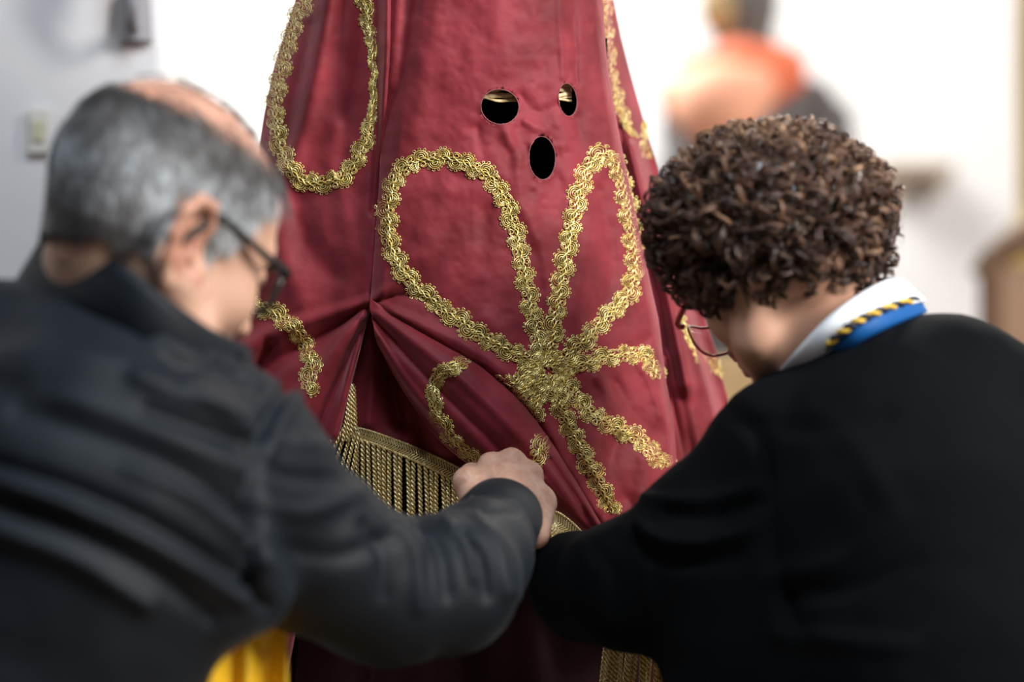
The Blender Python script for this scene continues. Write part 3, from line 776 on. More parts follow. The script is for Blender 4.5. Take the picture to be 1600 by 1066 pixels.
# the turned end of the band below the hand
dE = lambda x, y: D0(np.asarray(x, float), np.asarray(y, float))-.022
woven_band([(842, 838), (852, 812), (866, 800), (888, 812), (916, 838)], [10, 16, 26, 24, 10], dE, .0)
for q in range(9):
    cord(W(838+q*8.6, 842-q*.3, 2.50), W(848+q*4.5, 812+q*3.0, 2.512), 0, .0022)
# lower tassel of cords at the bottom of the frame
for q in range(24):
    x0 = 948+q*4.1+rg.uniform(-1, 1); y0 = 1010-q*1.6
    cord(W(x0+4, y0-40, 2.475), W(x0-14+q*.5+rg.uniform(-4, 4), y0+120+rg.uniform(-6, 10), 2.47+rg.uniform(-.006, .006)), rg.uniform(-.003, .003), .0018)
woven_band([(985, 968), (1020, 960), (1050, 955)], [18, 18, 18], lambda x, y: 2.47+0*np.asarray(x, float), 0)
# ------------------------------------------------------------------ people
skin_m = attr_mat('skin_fair', [(0, (0.30, 0.085, 0.055)), (.35, (0.50, 0.235, 0.16)), (1, (0.66, 0.40, 0.29))], 0.48, spec=0.4, sss=0.12)
skin_w = attr_mat('skin_warm', [(0, (0.34, 0.12, 0.08)), (.35, (0.52, 0.27, 0.18)), (1, (0.70, 0.45, 0.33))], 0.5, spec=0.35, sss=0.12)
def frame(alpha, pitch, roll=0, mirror=1):
    """columns forward / left / up; alpha from +X towards +Y, pitch down"""
    a, p = math.radians(alpha), math.radians(pitch)
    fh = np.array([math.cos(a), math.sin(a), 0]); f = math.cos(p)*fh+np.array([0, 0, -math.sin(p)])
    l = np.array([-fh[1], fh[0], 0]); u = np.cross(f, l)
    r = math.radians(roll); l2 = math.cos(r)*l+math.sin(r)*u; u2 = np.cross(f, l2)
    return np.stack([f, l2, u2], -1)
def head_local(h=0.0024, fem=False, neck=None, ex=.008, ez=.014):
    v = Vol((-.14, -.105, -.24), (.145, .105, .145), h)
    v.ell((-.014, 0, .034), (.098, .076, .086), .01)
    v.ell((.038, 0, .030), (.058, .064, .066), .03)
    v.ell((.038, 0, -.035), (.055, .057, .075), .03)
    for s in (-1, 1):
        v.chain([(-.004, s*.056, -.045), (.03, s*.048, -.083), (.07, s*.018, -.106)], [.022, .02, .017], .025)
        v.ell((.060, s*.040, -.030), (.030, .022, .026), .02)
        v.cone((.086, s*.018, .022), (.074, s*.050, .020), .011, .008, .014)
    v.ell((.078, 0, -.103), (.020, .024, .018), .02)
    v.ell((.080, 0, -.058), (.026, .032, .026), .02)
    for s in (-1, 1): v.ell((.100, s*.031, .003), (.016, .019, .013), .014, sub=True)
    v.cone((.096, 0, .012), (.120, 0, -.032), .008, .011, .012)
    for s in (-1, 1): v.ell((.108, s*.013, -.036), (.012, .009, .008), .008)
    v.cone((.101, -.018, -.060), (.101, .018, -.060), .006, .006, .006); v.cone((.100, -.016, -.071), (.100, .016, -.071), .0065, .0065, .006)
    for s in (-1, 1): v.ell((.086, s*.031, .003), (.0125, .0135, .0115), .004)
    for s in (-1, 1):                                  # ears
        o = lambda x, y, z: (x*1.22-(ex if s < 0 else .010), s*(.073+y*1.15), z*1.22-ez)
        v.cone(o(0, -.003, .010), o(-.004, -.001, -.016), .013, .011, .008, flat=(0, 1, 0), fs=.45)
        hel = [o(.010, -.002, .002), o(.012, .004, .020), o(.003, .010, .031), o(-.012, .015, .029), o(-.021, .017, .016), o(-.021, .014, .000), o(-.014, .009, -.015), o(-.004, .004, -.027)]
        v.chain(hel, [.0042, .0045, .0048, .005, .005, .0046, .0045, .007], .0035)
        v.chain([o(-.001, .006, .018), o(-.011, .008, .008), o(-.009, .007, -.009), o(-.001, .004, -.015)], [.003, .0035, .0035, .003], .003)
        v.ell(o(-.002, .007, -.002), (.007, .006, .010), .004, sub=True)
        v.ell(o(.008, .002, -.004), (.004, .005, .006), .004)
    if neck is not None: v.chain(neck[0], neck[1], .03)
    V, F = v.mesh(); return V, F
def to_world(P, M, c, s=1.0): return np.asarray(P) @ (M.T*s)+c
def hair_mesh(roots, dirs, norms, length, r, rng, segs=4, curl=0.0, lift=.35, droop=0.0):
    """straight or wavy tapered three sided strands"""
    n = len(roots); t = np.linspace(0, 1, segs+1)[None, :, None]
    L = length[:, None, None] if np.ndim(length) else length
    P = roots[:, None, :]+L*(dirs[:, None, :]*t+norms[:, None, :]*lift*(t-t*t*.9)+np.array([0, 0, -droop])*t*t)
    if curl: P = P+curl*np.sin(t*5+rng.uniform(0, 6, (n, 1, 1)))*rng.normal(size=(n, 1, 3))
    A = np.cross(dirs, norms); A /= np.linalg.norm(A, axis=1)[:, None]+1e-9; B = norms
    ang = np.array([0, 2.1, 4.2]); w = (r*(1-.75*t))
    off = np.cos(ang)[None, None, :, None]*A[:, None, None, :]+np.sin(ang)[None, None, :, None]*B[:, None, None, :]
    V = (P[:, :, None, :]+off*w[:, :, None, :]).reshape(-1, 3)
    m = segs+1; base = (np.arange(n)*m*3)[:, None, None]; i = (np.arange(segs)*3)[None, :, None]; j = np.arange(3)[None, None, :]; j2 = (j+1) % 3
    F = np.stack([base+i+j, base+i+3+j, base+i+3+j2, base+i+j2], -1).reshape(-1, 4)
    return V, F, np.repeat(np.arange(n), m*3)

# ================================================================== the man on the left
mb = W(150, 533, 2.02); mb[2] = 0
man = root('person', mb, 'balding grey-haired man in dark glasses and black jacket at the left, seen from behind', 'person')
Mm = frame(50, 25, 6); cm = W(246, 360, 2.06); sm = 1.02
def loc(P, M, c, s): return tuple(((np.array(P)-c)/s) @ M)
Vh, Fh = head_local(neck=([(-.030, 0, -.03), loc(W(192, 432, 2.06), Mm, cm, sm), loc(W(182, 520, 2.05), Mm, cm, sm)], [.056, .060, .058]), ex=.026, ez=.022)
hl = Vh.copy()
tone = np.full(len(Vh), .88)+.12*vnoise(Vh, .03, 2)
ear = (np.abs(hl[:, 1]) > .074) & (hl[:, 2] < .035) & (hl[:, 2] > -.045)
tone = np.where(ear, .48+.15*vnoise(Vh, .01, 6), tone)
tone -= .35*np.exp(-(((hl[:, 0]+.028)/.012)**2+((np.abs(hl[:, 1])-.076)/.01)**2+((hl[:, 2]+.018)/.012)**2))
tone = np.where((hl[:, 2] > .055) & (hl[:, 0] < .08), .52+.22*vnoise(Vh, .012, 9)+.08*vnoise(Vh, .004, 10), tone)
# creases of the cheek and neck below the ear
for k, (x0, x1) in enumerate(((.012, .0), (.03, .012), (-.025, -.06))):
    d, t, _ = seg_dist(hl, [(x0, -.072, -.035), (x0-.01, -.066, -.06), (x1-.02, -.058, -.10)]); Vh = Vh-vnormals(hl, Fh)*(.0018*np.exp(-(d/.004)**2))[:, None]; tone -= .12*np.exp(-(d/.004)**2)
Vhw = to_world(Vh, Mm, cm, sm)

# right hand closed on the velvet, and the arm inside the sleeve
def hand_right():
    v = Vol(W(660, 860, 2.36)-[.02, 0, .02], W(900, 660, 2.58)+[.02, 0, .02], .0017)
    wr = W(786, 815, 2.37); w2 = W(780, 800, 2.425)
    mc = [W(766, 728, 2.462), W(800, 722, 2.470), W(829, 742, 2.466), W(846, 778, 2.455)]
    v.cone(W(750, 880, 2.30), wr, .030, .024, .01, flat=(0, 0, 1), fs=.8); v.cone(wr, w2, .025, .026, .012)
    for m, r in zip(mc, (.0125, .0120, .0118, .0115)): v.cone(w2, m, .020, r, .020)
    pip = [W(775, 738, 2.500), W(806, 728, 2.508), W(832, 745, 2.503), W(848, 778, 2.488)]
    dip = [W(790, 768, 2.512), W(812, 762, 2.517), W(833, 775, 2.512), W(842, 804, 2.498)]
    tip = [W(796, 786, 2.499), W(812, 785, 2.502), W(826, 797, 2.497), W(833, 822, 2.484)]
    for a, b, c_, d_, r in zip(mc, pip, dip, tip, (.0095, .0100, .0094, .0084)):
        v.cone(a, b, r*1.12, r, .006); v.cone(b, c_, r*1.02, r*.92, .003); v.cone(c_, d_, r*.92, r*.78, .003)
    for m, (dx, dy), r in zip(mc, ((0, -10), (0, -12), (7, -7), (9, -1)), (.0070, .0085, .0066, .0062)):     # knuckle bumps
        px = PX(m[None])[0]; v.ell(W(px[0]+dx*.5, px[1]+dy*.5, m[1]-.003), (r, r, r), .008)
    v.chain([W(758, 810, 2.415), W(731, 752, 2.440), W(736, 742, 2.474), W(760, 757, 2.505)], [.018, .0135, .0105, .0085], .008)     # thumb
    v.cone(W(742, 778, 2.43), W(765, 745, 2.450), .010, .009, .012)     # web
    v.cone(W(838, 838, 2.405), W(850, 792, 2.450), .013, .012, .012)    # heel on the little finger side
    V, F = v.mesh(); N = vnormals(V, F); P = PX(V)
    V = V+N*stroke_field(P, [([(800, 730), (798, 770)], (5, 5), (.0008, .0006)), ([(770, 735), (778, 775)], (4, 4), (.0008, .0004)), ([(830, 748), (815, 785)], (4, 4), (.0008, .0004)),
                             ([(742, 735), (757, 728)], (4, 4), (-.001, -.001)), ([(778, 728), (784, 718)], (6, 6), (-.0014, -.001)), ([(815, 725), (820, 738)], (5, 5), (-.001, -.001)), ([(724, 738), (732, 748)], (2, 2), (-.0006, -.0006)),
                             ([(810, 770), (830, 800), (835, 830)], (3, 3), (.0007, .0005)), ([(790, 745), (810, 790)], (3, 3), (.0005, .0005))])[:, None]
    V = V+N*(.00025*vnoise(V, .0035, 5))[:, None]
    t = .72+.20*vnoise(V, .007, 3)+.16*vnoise(V, .0025, 4)
    return V, F, t
Vd, Fd, td = hand_right()
# slim body inside the clothes
v = Vol((-.75, 1.80, .02), (.10, 2.50, 1.52), .013)
sh_m = W(370, 715, 2.07); el_m = W(698, 905, 2.20)
v.chain([W(195, 560, 2.05), W(170, 680, 2.03), W(60, 900, 2.02), mb+[-.05, .02, .95]], [.045, .080, .09, .09], .05, flat=(0, 1, 0), fs=.8)
v.chain([W(195, 620, 2.05), sh_m, W(500, 850, 2.13), el_m, W(772, 822, 2.38)], [.045, .042, .036, .034, .024], .012)
v.chain([W(195, 600, 2.05), W(-60, 610, 2.04), W(-120, 900, 2.05), W(-60, 980, 2.2)], [.06, .048, .036, .026], .02)
for s in (-1, 1): v.chain([mb+[s*.10, .02, .92], mb+[s*.11, .0, .5], mb+[s*.11, .03, .08]], [.085, .058, .042], .03)
Vb, Fb = v.mesh()
V = np.vstack([Vhw, Vd, Vb]); F = np.vstack([Fh, Fd+len(Vhw), Fb+len(Vhw)+len(Vd)])
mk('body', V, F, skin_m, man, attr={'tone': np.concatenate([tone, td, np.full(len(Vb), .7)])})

# hair: cap plus strands
def region_man(p):
    x, y, z = p[:, 0], p[:, 1], p[:, 2]
    x = x+.016; line = np.interp(x, [-.12, -.08, -.04, -.022, .004, .012, .022, .035, .05, .07, .10], [-.042, -.044, -.044, -.030, .030, .004, -.020, .012, .045, .070, .10])
    side = z > line+.004*np.sin(x*300)
    earm = (np.abs(y) > .0795) & (z < .045) | (np.abs(y) > .068) & (x > -.040) & (x < .008) & (z < .024)
    front = x > .088
    return side & ~earm & ~front
def bald(p):
    e = ((p[:, 0]+.005)/.088)**2+(p[:, 1]/.080)**2
    b = np.clip((p[:, 2]-.064)/.022, 0, 1)*np.clip((1.25-e)/.30, 0, 1)
    return np.maximum(b, ((p[:, 1] > .015) & (p[:, 2] > .045) & (p[:, 0] < .07))*1.05)
fc = hl[Fh].mean(1); m_cap = region_man(fc) & (bald(fc) < .25)
Fc = Fh[m_cap]; used, inv = np.unique(Fc, return_inverse=True)
Nl = vnormals(hl, Fh)
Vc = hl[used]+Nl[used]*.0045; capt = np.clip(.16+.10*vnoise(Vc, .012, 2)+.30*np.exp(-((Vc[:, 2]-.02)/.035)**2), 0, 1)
hair_grey = attr_mat('grey_hair', [(0, (0.018, 0.016, 0.017)), (.3, (0.070, 0.062, 0.060)), (.62, (0.30, 0.30, 0.31)), (1, (0.66, 0.69, 0.72))], .42, spec=.5)
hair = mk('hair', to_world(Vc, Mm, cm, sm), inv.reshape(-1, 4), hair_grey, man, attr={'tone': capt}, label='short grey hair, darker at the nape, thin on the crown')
rng = np.random.default_rng(11)
def sample_faces(V, F, mask, n, rng):
    idx = np.flatnonzero(mask); f = F[idx[rng.integers(0, len(idx), n)]]; a, b = rng.random((2, n, 1))
    return (V[f[:, 0]]*(1-a)+V[f[:, 1]]*a)*(1-b)+(V[f[:, 3]]*(1-a)+V[f[:, 2]]*a)*b, f
P0, f0 = sample_faces(hl, Fh, region_man(fc), 21000, rng)
keep = rng.random(len(P0)) > bald(P0)*.96
P0 = P0[keep]; N0 = Nl[f0[keep][:, 0]]
g = np.stack([.42+0*P0[:, 0]+.9*np.clip((P0[:, 2]-.07)/.04, 0, 1), P0[:, 1]*3, -1.0+.5*np.clip((P0[:, 2]-.07)/.04, 0, 1)], -1)
g += .55*np.stack([vnoise(P0, .018, 21), vnoise(P0, .018, 22), vnoise(P0, .018, 23)], -1)+.12*rng.normal(size=P0.shape)
g -= (g*N0).sum(1)[:, None]*N0; g /= np.linalg.norm(g, axis=1)[:, None]
tuft = (P0[:, 0] > .045) & (P0[:, 2] > .06)
ln = np.where(tuft, .030, .019)*rng.uniform(.7, 1.2, len(P0))*np.where(P0[:, 2] < -.02, .6, 1)*np.where(P0[:, 0] < -.07, .85, 1)
Vs, Fs, sid = hair_mesh(P0+N0*.003, g, N0, ln, .00050, rng, segs=3, lift=.32)
x, z = P0[:, 0], P0[:, 2]
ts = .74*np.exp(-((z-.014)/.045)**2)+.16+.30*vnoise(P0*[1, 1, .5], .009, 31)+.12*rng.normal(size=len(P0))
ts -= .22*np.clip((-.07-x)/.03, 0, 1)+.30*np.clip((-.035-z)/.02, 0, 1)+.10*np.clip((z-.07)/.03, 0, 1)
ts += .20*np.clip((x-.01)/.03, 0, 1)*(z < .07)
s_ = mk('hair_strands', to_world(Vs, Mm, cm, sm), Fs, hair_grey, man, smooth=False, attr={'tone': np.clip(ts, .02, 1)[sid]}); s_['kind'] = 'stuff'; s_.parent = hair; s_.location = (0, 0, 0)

# glasses
gm = mat('black_acetate', (0.018, 0.019, 0.020), 0.25)
lens_m = bpy.data.materials.new('clear_lens'); lens_m.use_nodes = True; nt = lens_m.node_tree
tb = nt.nodes.new('ShaderNodeBsdfTransparent'); tb.inputs[0].default_value = (.86, .89, .88, 1); gb = nt.nodes.new('ShaderNodeBsdfGlossy'); gb.inputs['Roughness'].default_value = .08
ms = nt.nodes.new('ShaderNodeMixShader'); ms.inputs[0].default_value = .07
nt.links.new(tb.outputs[0], ms.inputs[1]); nt.links.new(gb.outputs[0], ms.inputs[2]); nt.links.new(ms.outputs[0], nt.nodes['Material Output'].inputs[0])
def glasses(Mx, cx, sc, parent, m, label, hw=.069, lens_r=(.026, .019), lens_y=.033, fx=.112, rr=.0024, tw=.0030, zl=-.002):
    gl = bpy.data.objects.new('glasses', None); COL.objects.link(gl); gl.parent = parent; gl['label'] = label
    T = lambda P: to_world(np.array(P, float), Mx, cx, sc)
    for s in (-1, 1):
        a = np.linspace(0, math.tau, 33); sq = lambda c: np.sign(c)*np.abs(c)**.75
        ring = np.stack([fx-.012*np.abs(sq(np.cos(a)))*(1+s*np.cos(a))/2, s*lens_y+lens_r[0]*sq(np.cos(a)), zl+lens_r[1]*sq(np.sin(a))], -1)
        V, F = tubes([T(ring)], rr*sc, 8); fr = mk('rim', V, F, m, gl)
        V = np.vstack([T(ring[:-1]), T([ring[:-1].mean(0)])]); n = 32
        mk('lens', V, [(i, (i+1) % n, n) for i in range(n)], lens_m, gl)
        P = spline([(fx-.010, s*(lens_y+lens_r[0]+.002), zl+.012), (fx-.016, s*hw, zl+.013), (.05, s*(hw+.008), zl+.012), (.006, s*(hw+.009), zl+.016), (-.012, s*(hw+.010), zl+.012), (-.030, s*(hw+.007), zl-.018)], 30)
        V, F = tubes([T(P)], tw*sc, 8); mk('temple', V, F, m, gl)
    V, F = tubes([T(spline([(fx, -.008, zl+.006), (fx+.003, 0, zl+.009), (fx, .008, zl+.006)], 9))], rr*sc, 8); mk('bridge', V, F, m, gl)
    return gl
glasses(Mm, cm, sm, man, gm, 'thick dark framed glasses', rr=.0034, tw=.0036, fx=.104, lens_y=.034, zl=-.002, lens_r=(.028, .021))

# ---- black jacket
jack_m = mat('black_twill', (0.0042, 0.0070, 0.0112), 0.60, bump=(1400, .25, .0006), sheen=(.05, .3, (.75, .88, 1)), spec=.24)
v = Vol((-.86, 1.74, .84), (.12, 2.50, 1.56), .0050)
v.chain([W(180, 630, 2.05), W(160, 700, 2.02), W(115, 820, 2.00), W(8, 1010, 2.00), W(-22, 1200, 2.01), mb+[0, .02, .86]], [.062, .125, .148, .142, .15, .155], .05, flat=(0, 1, 0), fs=.82)
v.chain([W(190, 585, 2.07), W(278, 662, 2.05), W(362, 728, 2.07), W(490, 862, 2.13), W(595, 922, 2.17), W(700, 918, 2.20)], [.050, .066, .074, .066, .063, .061], .03)
v.chain([W(698, 905, 2.20), W(745, 872, 2.29), W(779, 820, 2.392)], [.060, .051, .040], .018)
v.chain([W(185, 585, 2.07), W(90, 575, 2.05), W(-50, 572, 2.05), W(-150, 640, 2.05), W(-190, 900, 2.06), W(-80, 1000, 2.22), W(40, 980, 2.36)], [.06, .062, .062, .075, .06, .05, .04], .04)
v.chain([W(250, 880, 1.99), W(340, 905, 2.0), W(396, 930, 2.03)], [.055, .048, .030], .03)
V, F = v.mesh(); V = smoothV(V, F, 2, .5); N = vnormals(V, F); P = PX(V)
JS = [
 ([(-20, 720), (120, 765), (260, 830), (400, 915)], (14, 14), (-.007, -.010)), ([(-20, 745), (110, 790), (240, 850), (380, 940)], (12, 12), (.007, .008)),
 ([(0, 790), (130, 840), (250, 905), (330, 965)], (15, 14), (-.0065, -.007)), ([(-10, 825), (120, 875), (230, 945)], (13, 13), (.008, .008)),
 ([(30, 640), (150, 680), (290, 740), (380, 800)], (20, 16), (-.004, -.008)), ([(60, 610), (180, 650), (300, 700), (385, 740)], (18, 14), (.003, .006)),
 ([(200, 730), (300, 775), (390, 850)], (10, 10), (.003, .008)),
 ([(215, 590), (300, 625), (385, 650)], (13, 10), (.006, .006)), ([(230, 640), (300, 665), (380, 690)], (11, 10), (-.006, -.008)), ([(250, 560), (330, 575), (400, 600)], (12, 12), (-.005, -.005)), ([(290, 600), (340, 640), (390, 675)], (9, 8), (.005, .006)),
 ([(225, 500), (270, 540), (330, 560)], (10, 12), (.006, .005)), ([(180, 480), (240, 530), (300, 580)], (8, 10), (-.004, -.003)),
 ([(452, 600), (408, 680), (388, 780), (395, 880), (420, 950)], (8, 10), (-.006, -.014)), ([(470, 610), (425, 690), (408, 780), (415, 880)], (10, 12), (.004, .006)),
 ([(400, 720), (450, 745), (520, 750)], (10, 14), (-.004, -.004)), ([(410, 790), (480, 800), (560, 770)], (12, 14), (.004, .004)), ([(430, 690), (520, 700), (570, 740)], (12, 12), (.003, .003)),
 ([(420, 850), (520, 870), (610, 840)], (14, 14), (-.004, -.004)),
 ([(570, 820), (600, 860), (600, 930)], (10, 12), (-.006, -.003)), ([(620, 820), (650, 870), (655, 950)], (9, 12), (.006, .004)), ([(655, 815), (690, 860), (700, 930)], (8, 10), (-.007, -.004)),
 ([(690, 815), (725, 850), (742, 905)], (7, 7), (.008, .004)), ([(722, 830), (752, 870), (760, 930)], (6, 8), (-.009, -.005)), ([(742, 805), (775, 850), (790, 930)], (7, 9), (.006, .005)),
 ([(770, 820), (800, 870), (805, 930)], (7, 9), (.004, .004)),
 ([(738, 795), (770, 800), (806, 800)], (4, 4), (-.004, -.004)), ([(738, 775), (741, 805)], (2.5, 2.5), (.002, .002)), ([(742, 782), (770, 784), (805, 786)], (4, 4), (.002, .002)),
 ([(60, 430), (180, 470), (280, 530), (380, 585)], (7, 7), (-.005, -.004)),
 ([(-40, 600), (60, 610)], (25, 25), (-.004, -.004)),
]
V = V+N*stroke_field(P, [(s[0], s[1], (s[2][0]*1.1, s[2][1]*1.1)) for s in JS])[:, None]
V = V+N*(.0022*vnoise(V*[1, 1, 1.3], .055, 41)+.0010*vnoise(V, .024, 42))[:, None]
jk = mk('jacket', V, F, jack_m, man, label='black twill jacket with stand collar')
def band_loop(near_top, near_bot, d_end, R, name, m, parent, thick=.003, farlift=6, n=40, rows_=6, bulge=.004):
    """closed strip round a neck: the near side follows two drawn edges, the far side mirrors it in depth"""
    T_ = spline(near_top, n); B_ = spline(near_bot, n); t = np.linspace(0, 1, n)
    sn = np.sin(t*math.pi)**.8
    Vl = []
    for q in np.linspace(0, 1, rows_):
        p = T_*(1-q)+B_*q
        near = WV(np.stack([p[:, 0], p[:, 1], d_end-(R+bulge*math.sin(q*math.pi))*sn], -1)); far = WV(np.stack([p[:, 0], p[:, 1]-farlift*sn, d_end+R*sn], -1))[::-1][1:-1]
        Vl.append(np.vstack([near, far]))
    o = mk(name, np.vstack(Vl), np.ascontiguousarray(gridF(rows_, 2*n-2, True)[:, ::-1]), m, parent); solid(o, thick); return o
c_ = band_loop([(68, 374), (120, 385), (190, 412), (255, 462), (325, 512), (388, 545)], [(20, 452), (85, 472), (160, 505), (235, 545), (310, 585), (396, 590)], 2.055, .092, 'collar', jack_m, man, .005)
c_.parent = jk
for (x, y, r) in ((94, 409, 3.0), (105, 411, 3.4), (383, 553, 4.5)):
    p = W(x, y, 1.99 if x < 200 else 2.03); V, F = tubes([[p+[0, -.004, 0], p+[0, .004, 0]]], r*.00054, 10); b = mk('snap_button', V, F, mat('dull_steel', (.3, .3, .32), .35, .8), man); b.parent = jk
# cuff edge
cc_ = W(781, 813, 2.392); ax = W(781, 813, 2.392)-W(752, 852, 2.29); ax /= np.linalg.norm(ax)
u1 = np.cross(ax, [0, 0, 1]); u1 /= np.linalg.norm(u1); u2 = np.cross(u1, ax)
Vl = []
for q, r in ((-.05, .036), (-.03, .0425), (0, .0415), (.012, .0408), (.016, .040), (.013, .038), (-.01, .036)):
    for k in range(36):
        a = k*math.tau/36; rr = r*(1+.02*math.sin(3*a+1)); Vl.append(cc_+ax*q+rr*(u1*math.cos(a)+u2*math.sin(a)))
b = mk('cuff', Vl, gridF(7, 36, True), jack_m, man); b.parent = jk
# trousers and yellow cloth
tr = mat('black_trousers', (0.012, 0.012, 0.014), .7)
v = Vol(mb+[-.3, -.22, .03], mb+[.3, .26, 1.0], .014)
v.chain([mb+[0, .02, .96], mb+[0, .02, .86]], [.15, .155], .04, flat=(0, 1, 0), fs=.8)
for s in (-1, 1): v.chain([mb+[s*.09, .02, .85], mb+[s*.11, .0, .5], mb+[s*.11, .03, .07]], [.105, .085, .07], .03)
V, F = v.mesh(); mk('trousers', V, F, tr, man)
def shoe(x, y, parent, m, sgn=1):
    v = Vol((x-.09, y-.12, -.01), (x+.09, y+.26, .15), .008)
    v.chain([(x, y-.03, .042), (x, y+.07, .04), (x, y+.17, .032)], [.042, .044, .036], .02, flat=(0, 0, 1), fs=.8); v.cone((x, y-.01, .05), (x, y, .11), .040, .042, .02)
    V, F = v.mesh(); V[:, 2] = np.maximum(V[:, 2], .0); mk('shoe', V, F, m, parent)
shoe_m = mat('black_shoe_leather', (.01, .01, .01), .3)
for s in (-1, 1): shoe(mb[0]+s*.11, mb[1]+.03, man, shoe_m)
yel = mat('yellow_satin', (0.80, 0.47, 0.012), 0.5, bump=(60, .2, .002), sheen=(.3, .4, (1, .9, .5)))
nr, nc = 24, 40
ys = np.linspace(930, 1330, nr)[:, None]; us = np.linspace(0, 1, nc)[None, :]
xx = 286+us*(160+0.03*(ys-930)); dd = 2.085+.05*us+.008*np.sin(us*17+ys*.006)+.014*np.exp(-((us-.72)/.07)**2)
o = mk('yellow_sash', WV(np.stack([xx, ys+0*xx, dd+0*xx], -1)).reshape(-1, 3), np.ascontiguousarray(gridF(nr, nc)[:, ::-1]), yel, man, label='bright yellow cloth hanging below the jacket hem'); solid(o, .003)

# ================================================================== the woman on the right
wb = W(1440, 533, 2.270); wb[2] = 0
wom = root('person', wb, 'woman with short curly brown hair and black cardigan at the right, head bent down', 'person')
Mw = frame(180-62, 38, 0); cw = W(1222, 398, 2.350); sw_ = .97
# neck runs to the back and down in the head's own frame
Vh, Fh = head_local(fem=True, neck=([(-.03, 0, -.03), loc(W(1290, 500, 2.340), Mw, cw, sw_), loc(W(1350, 580, 2.330), Mw, cw, sw_)], [.050, .048, .050]))
hw_ = Vh.copy(); tone = .50+.10*vnoise(Vh, .03, 7)
for pts in ([(-.02, .055, -.06), (-.05, .058, -.10)], [(-.035, .052, -.055), (-.075, .055, -.095)]):
    d, t, _ = seg_dist(hw_, pts); Vh = Vh-vnormals(hw_, Fh)*(.0014*np.exp(-(d/.003)**2))[:, None]; tone -= .18*np.exp(-(d/.0035)**2)
Vww = to_world(Vh, Mw, cw, sw_)
v = Vol((.02, 1.90, .02), (.78, 2.62, 1.50), .013)
v.chain([W(1370, 600, 2.330), W(1400, 760, 2.300), W(1430, 950, 2.270), wb+[0, .02, .93]], [.04, .085, .11, .125], .05, flat=(0, 1, 0), fs=.8)
v.chain([W(1370, 660, 2.320), W(1225, 715, 2.300), W(985, 920, 2.350), W(880, 897, 2.460)], [.04, .040, .032, .022], .02)
v.chain([W(1380, 640, 2.320), W(1600, 690, 2.330), W(1650, 900, 2.400), W(1520, 950, 2.46)], [.05, .042, .032, .022], .02)
for s in (-1, 1): v.chain([wb+[s*.09, .02, .9], wb+[s*.09, .0, .48], wb+[s*.09, .03, .08]], [.085, .055, .038], .03)
Vb, Fb = v.mesh()
# left hand reaching under the velvet
v = Vol(W(930, 900, 2.390)-[.12, .02, .03], W(930, 800, 2.56)+[.04, .02, .02], .0022)
w0 = W(872, 893, 2.460); w1 = W(868, 880, 2.44); mcs = [W(862, 862, 2.485), W(870, 868, 2.488), W(879, 876, 2.486), W(886, 887, 2.48)]
v.cone(W(900, 905, 2.420), w0, .024, .021, .01); v.cone(w0, w1, .021, .022, .01)
for i, m in enumerate(mcs):
    v.cone(w1, m, .015, .0095, .012); p = m+[-.002*i, .03, .004]; q = p+[0, .012, -.018]; e = q+[.0, -.006, -.014]
    r = (.0082, .0086, .0082, .0072)[i]; v.cone(m, p, r*1.1, r, .003); v.cone(p, q, r, r*.9, .002); v.cone(q, e, r*.9, r*.75, .002)
v.chain([w0+[-.012, .01, .0], W(842, 868, 2.455), W(838, 862, 2.49), W(846, 866, 2.508)], [.014, .012, .0095, .008], .006)
Vg, Fg = v.mesh()
V = np.vstack([Vww, Vb, Vg]); F = np.vstack([Fh, Fb+len(Vww), Fg+len(Vww)+len(Vb)])
mk('body', V, F, skin_w, wom, attr={'tone': np.concatenate([tone, np.full(len(Vb)+len(Vg), .7)])})

# curly hair: a dark inner volume and coiled locks
hair_brown = attr_mat('curly_brown_hair', [(0, (0.014, 0.008, 0.006)), (.35, (0.065, 0.030, 0.021)), (.7, (0.20, 0.10, 0.062)), (1, (0.46, 0.27, 0.15))], .34, spec=.65)
hc = W(1206, 343, 2.345)
Rr = np.array([.123, .112, .094])           # half sizes of the hair volume, world axes (x, depth, z)
def hair_r(dirn):
    """radius of the hair silhouette along a direction (longer at the back, cropped at the nape)"""
    d = dirn/np.linalg.norm(dirn, axis=1)[:, None]
    r = 1/np.sqrt((d[:, 0]/Rr[0])**2+(d[:, 1]/Rr[1])**2+(d[:, 2]/Rr[2])**2)
    return r*(1+.04*vnoise(d*2.2, 1, 3)+.10*np.exp(-((d[:, 0]+.55)**2+(d[:, 2]+.65)**2)/.15)+.07*np.exp(-((d[:, 0]-.75)**2+(d[:, 2]+.55)**2)/.10))
v = Vol(hc-[.16, .16, .13], hc+[.16, .16, .12], .004)
v.ell(hc+[0, .0, .004], Rr*.86, .02)
Vb_, Fb_ = v.mesh(); N_ = vnormals(Vb_, Fb_); Vb_ = Vb_+N_*(.006*vnoise(Vb_, .016, 5))[:, None]
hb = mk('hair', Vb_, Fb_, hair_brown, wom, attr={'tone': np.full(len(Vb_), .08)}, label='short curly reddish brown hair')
rng = np.random.default_rng(23)
nl = 1600; NS = 15
dirs = rng.normal(size=(nl*2, 3)); dirs /= np.linalg.norm(dirs, axis=1)[:, None]
dirs = dirs[((dirs[:, 2] > -.80) | ((dirs[:, 2] > -.95) & (dirs[:, 1] < .25))) & ~((dirs[:, 2] < -.45) & (dirs[:, 0] < -.05) & (dirs[:, 1] < .3) & (dirs[:, 2] < -.9))][:nl]
VV = []; FF = []; TT = []; base = 0
hair_r_all = hair_r(dirs)
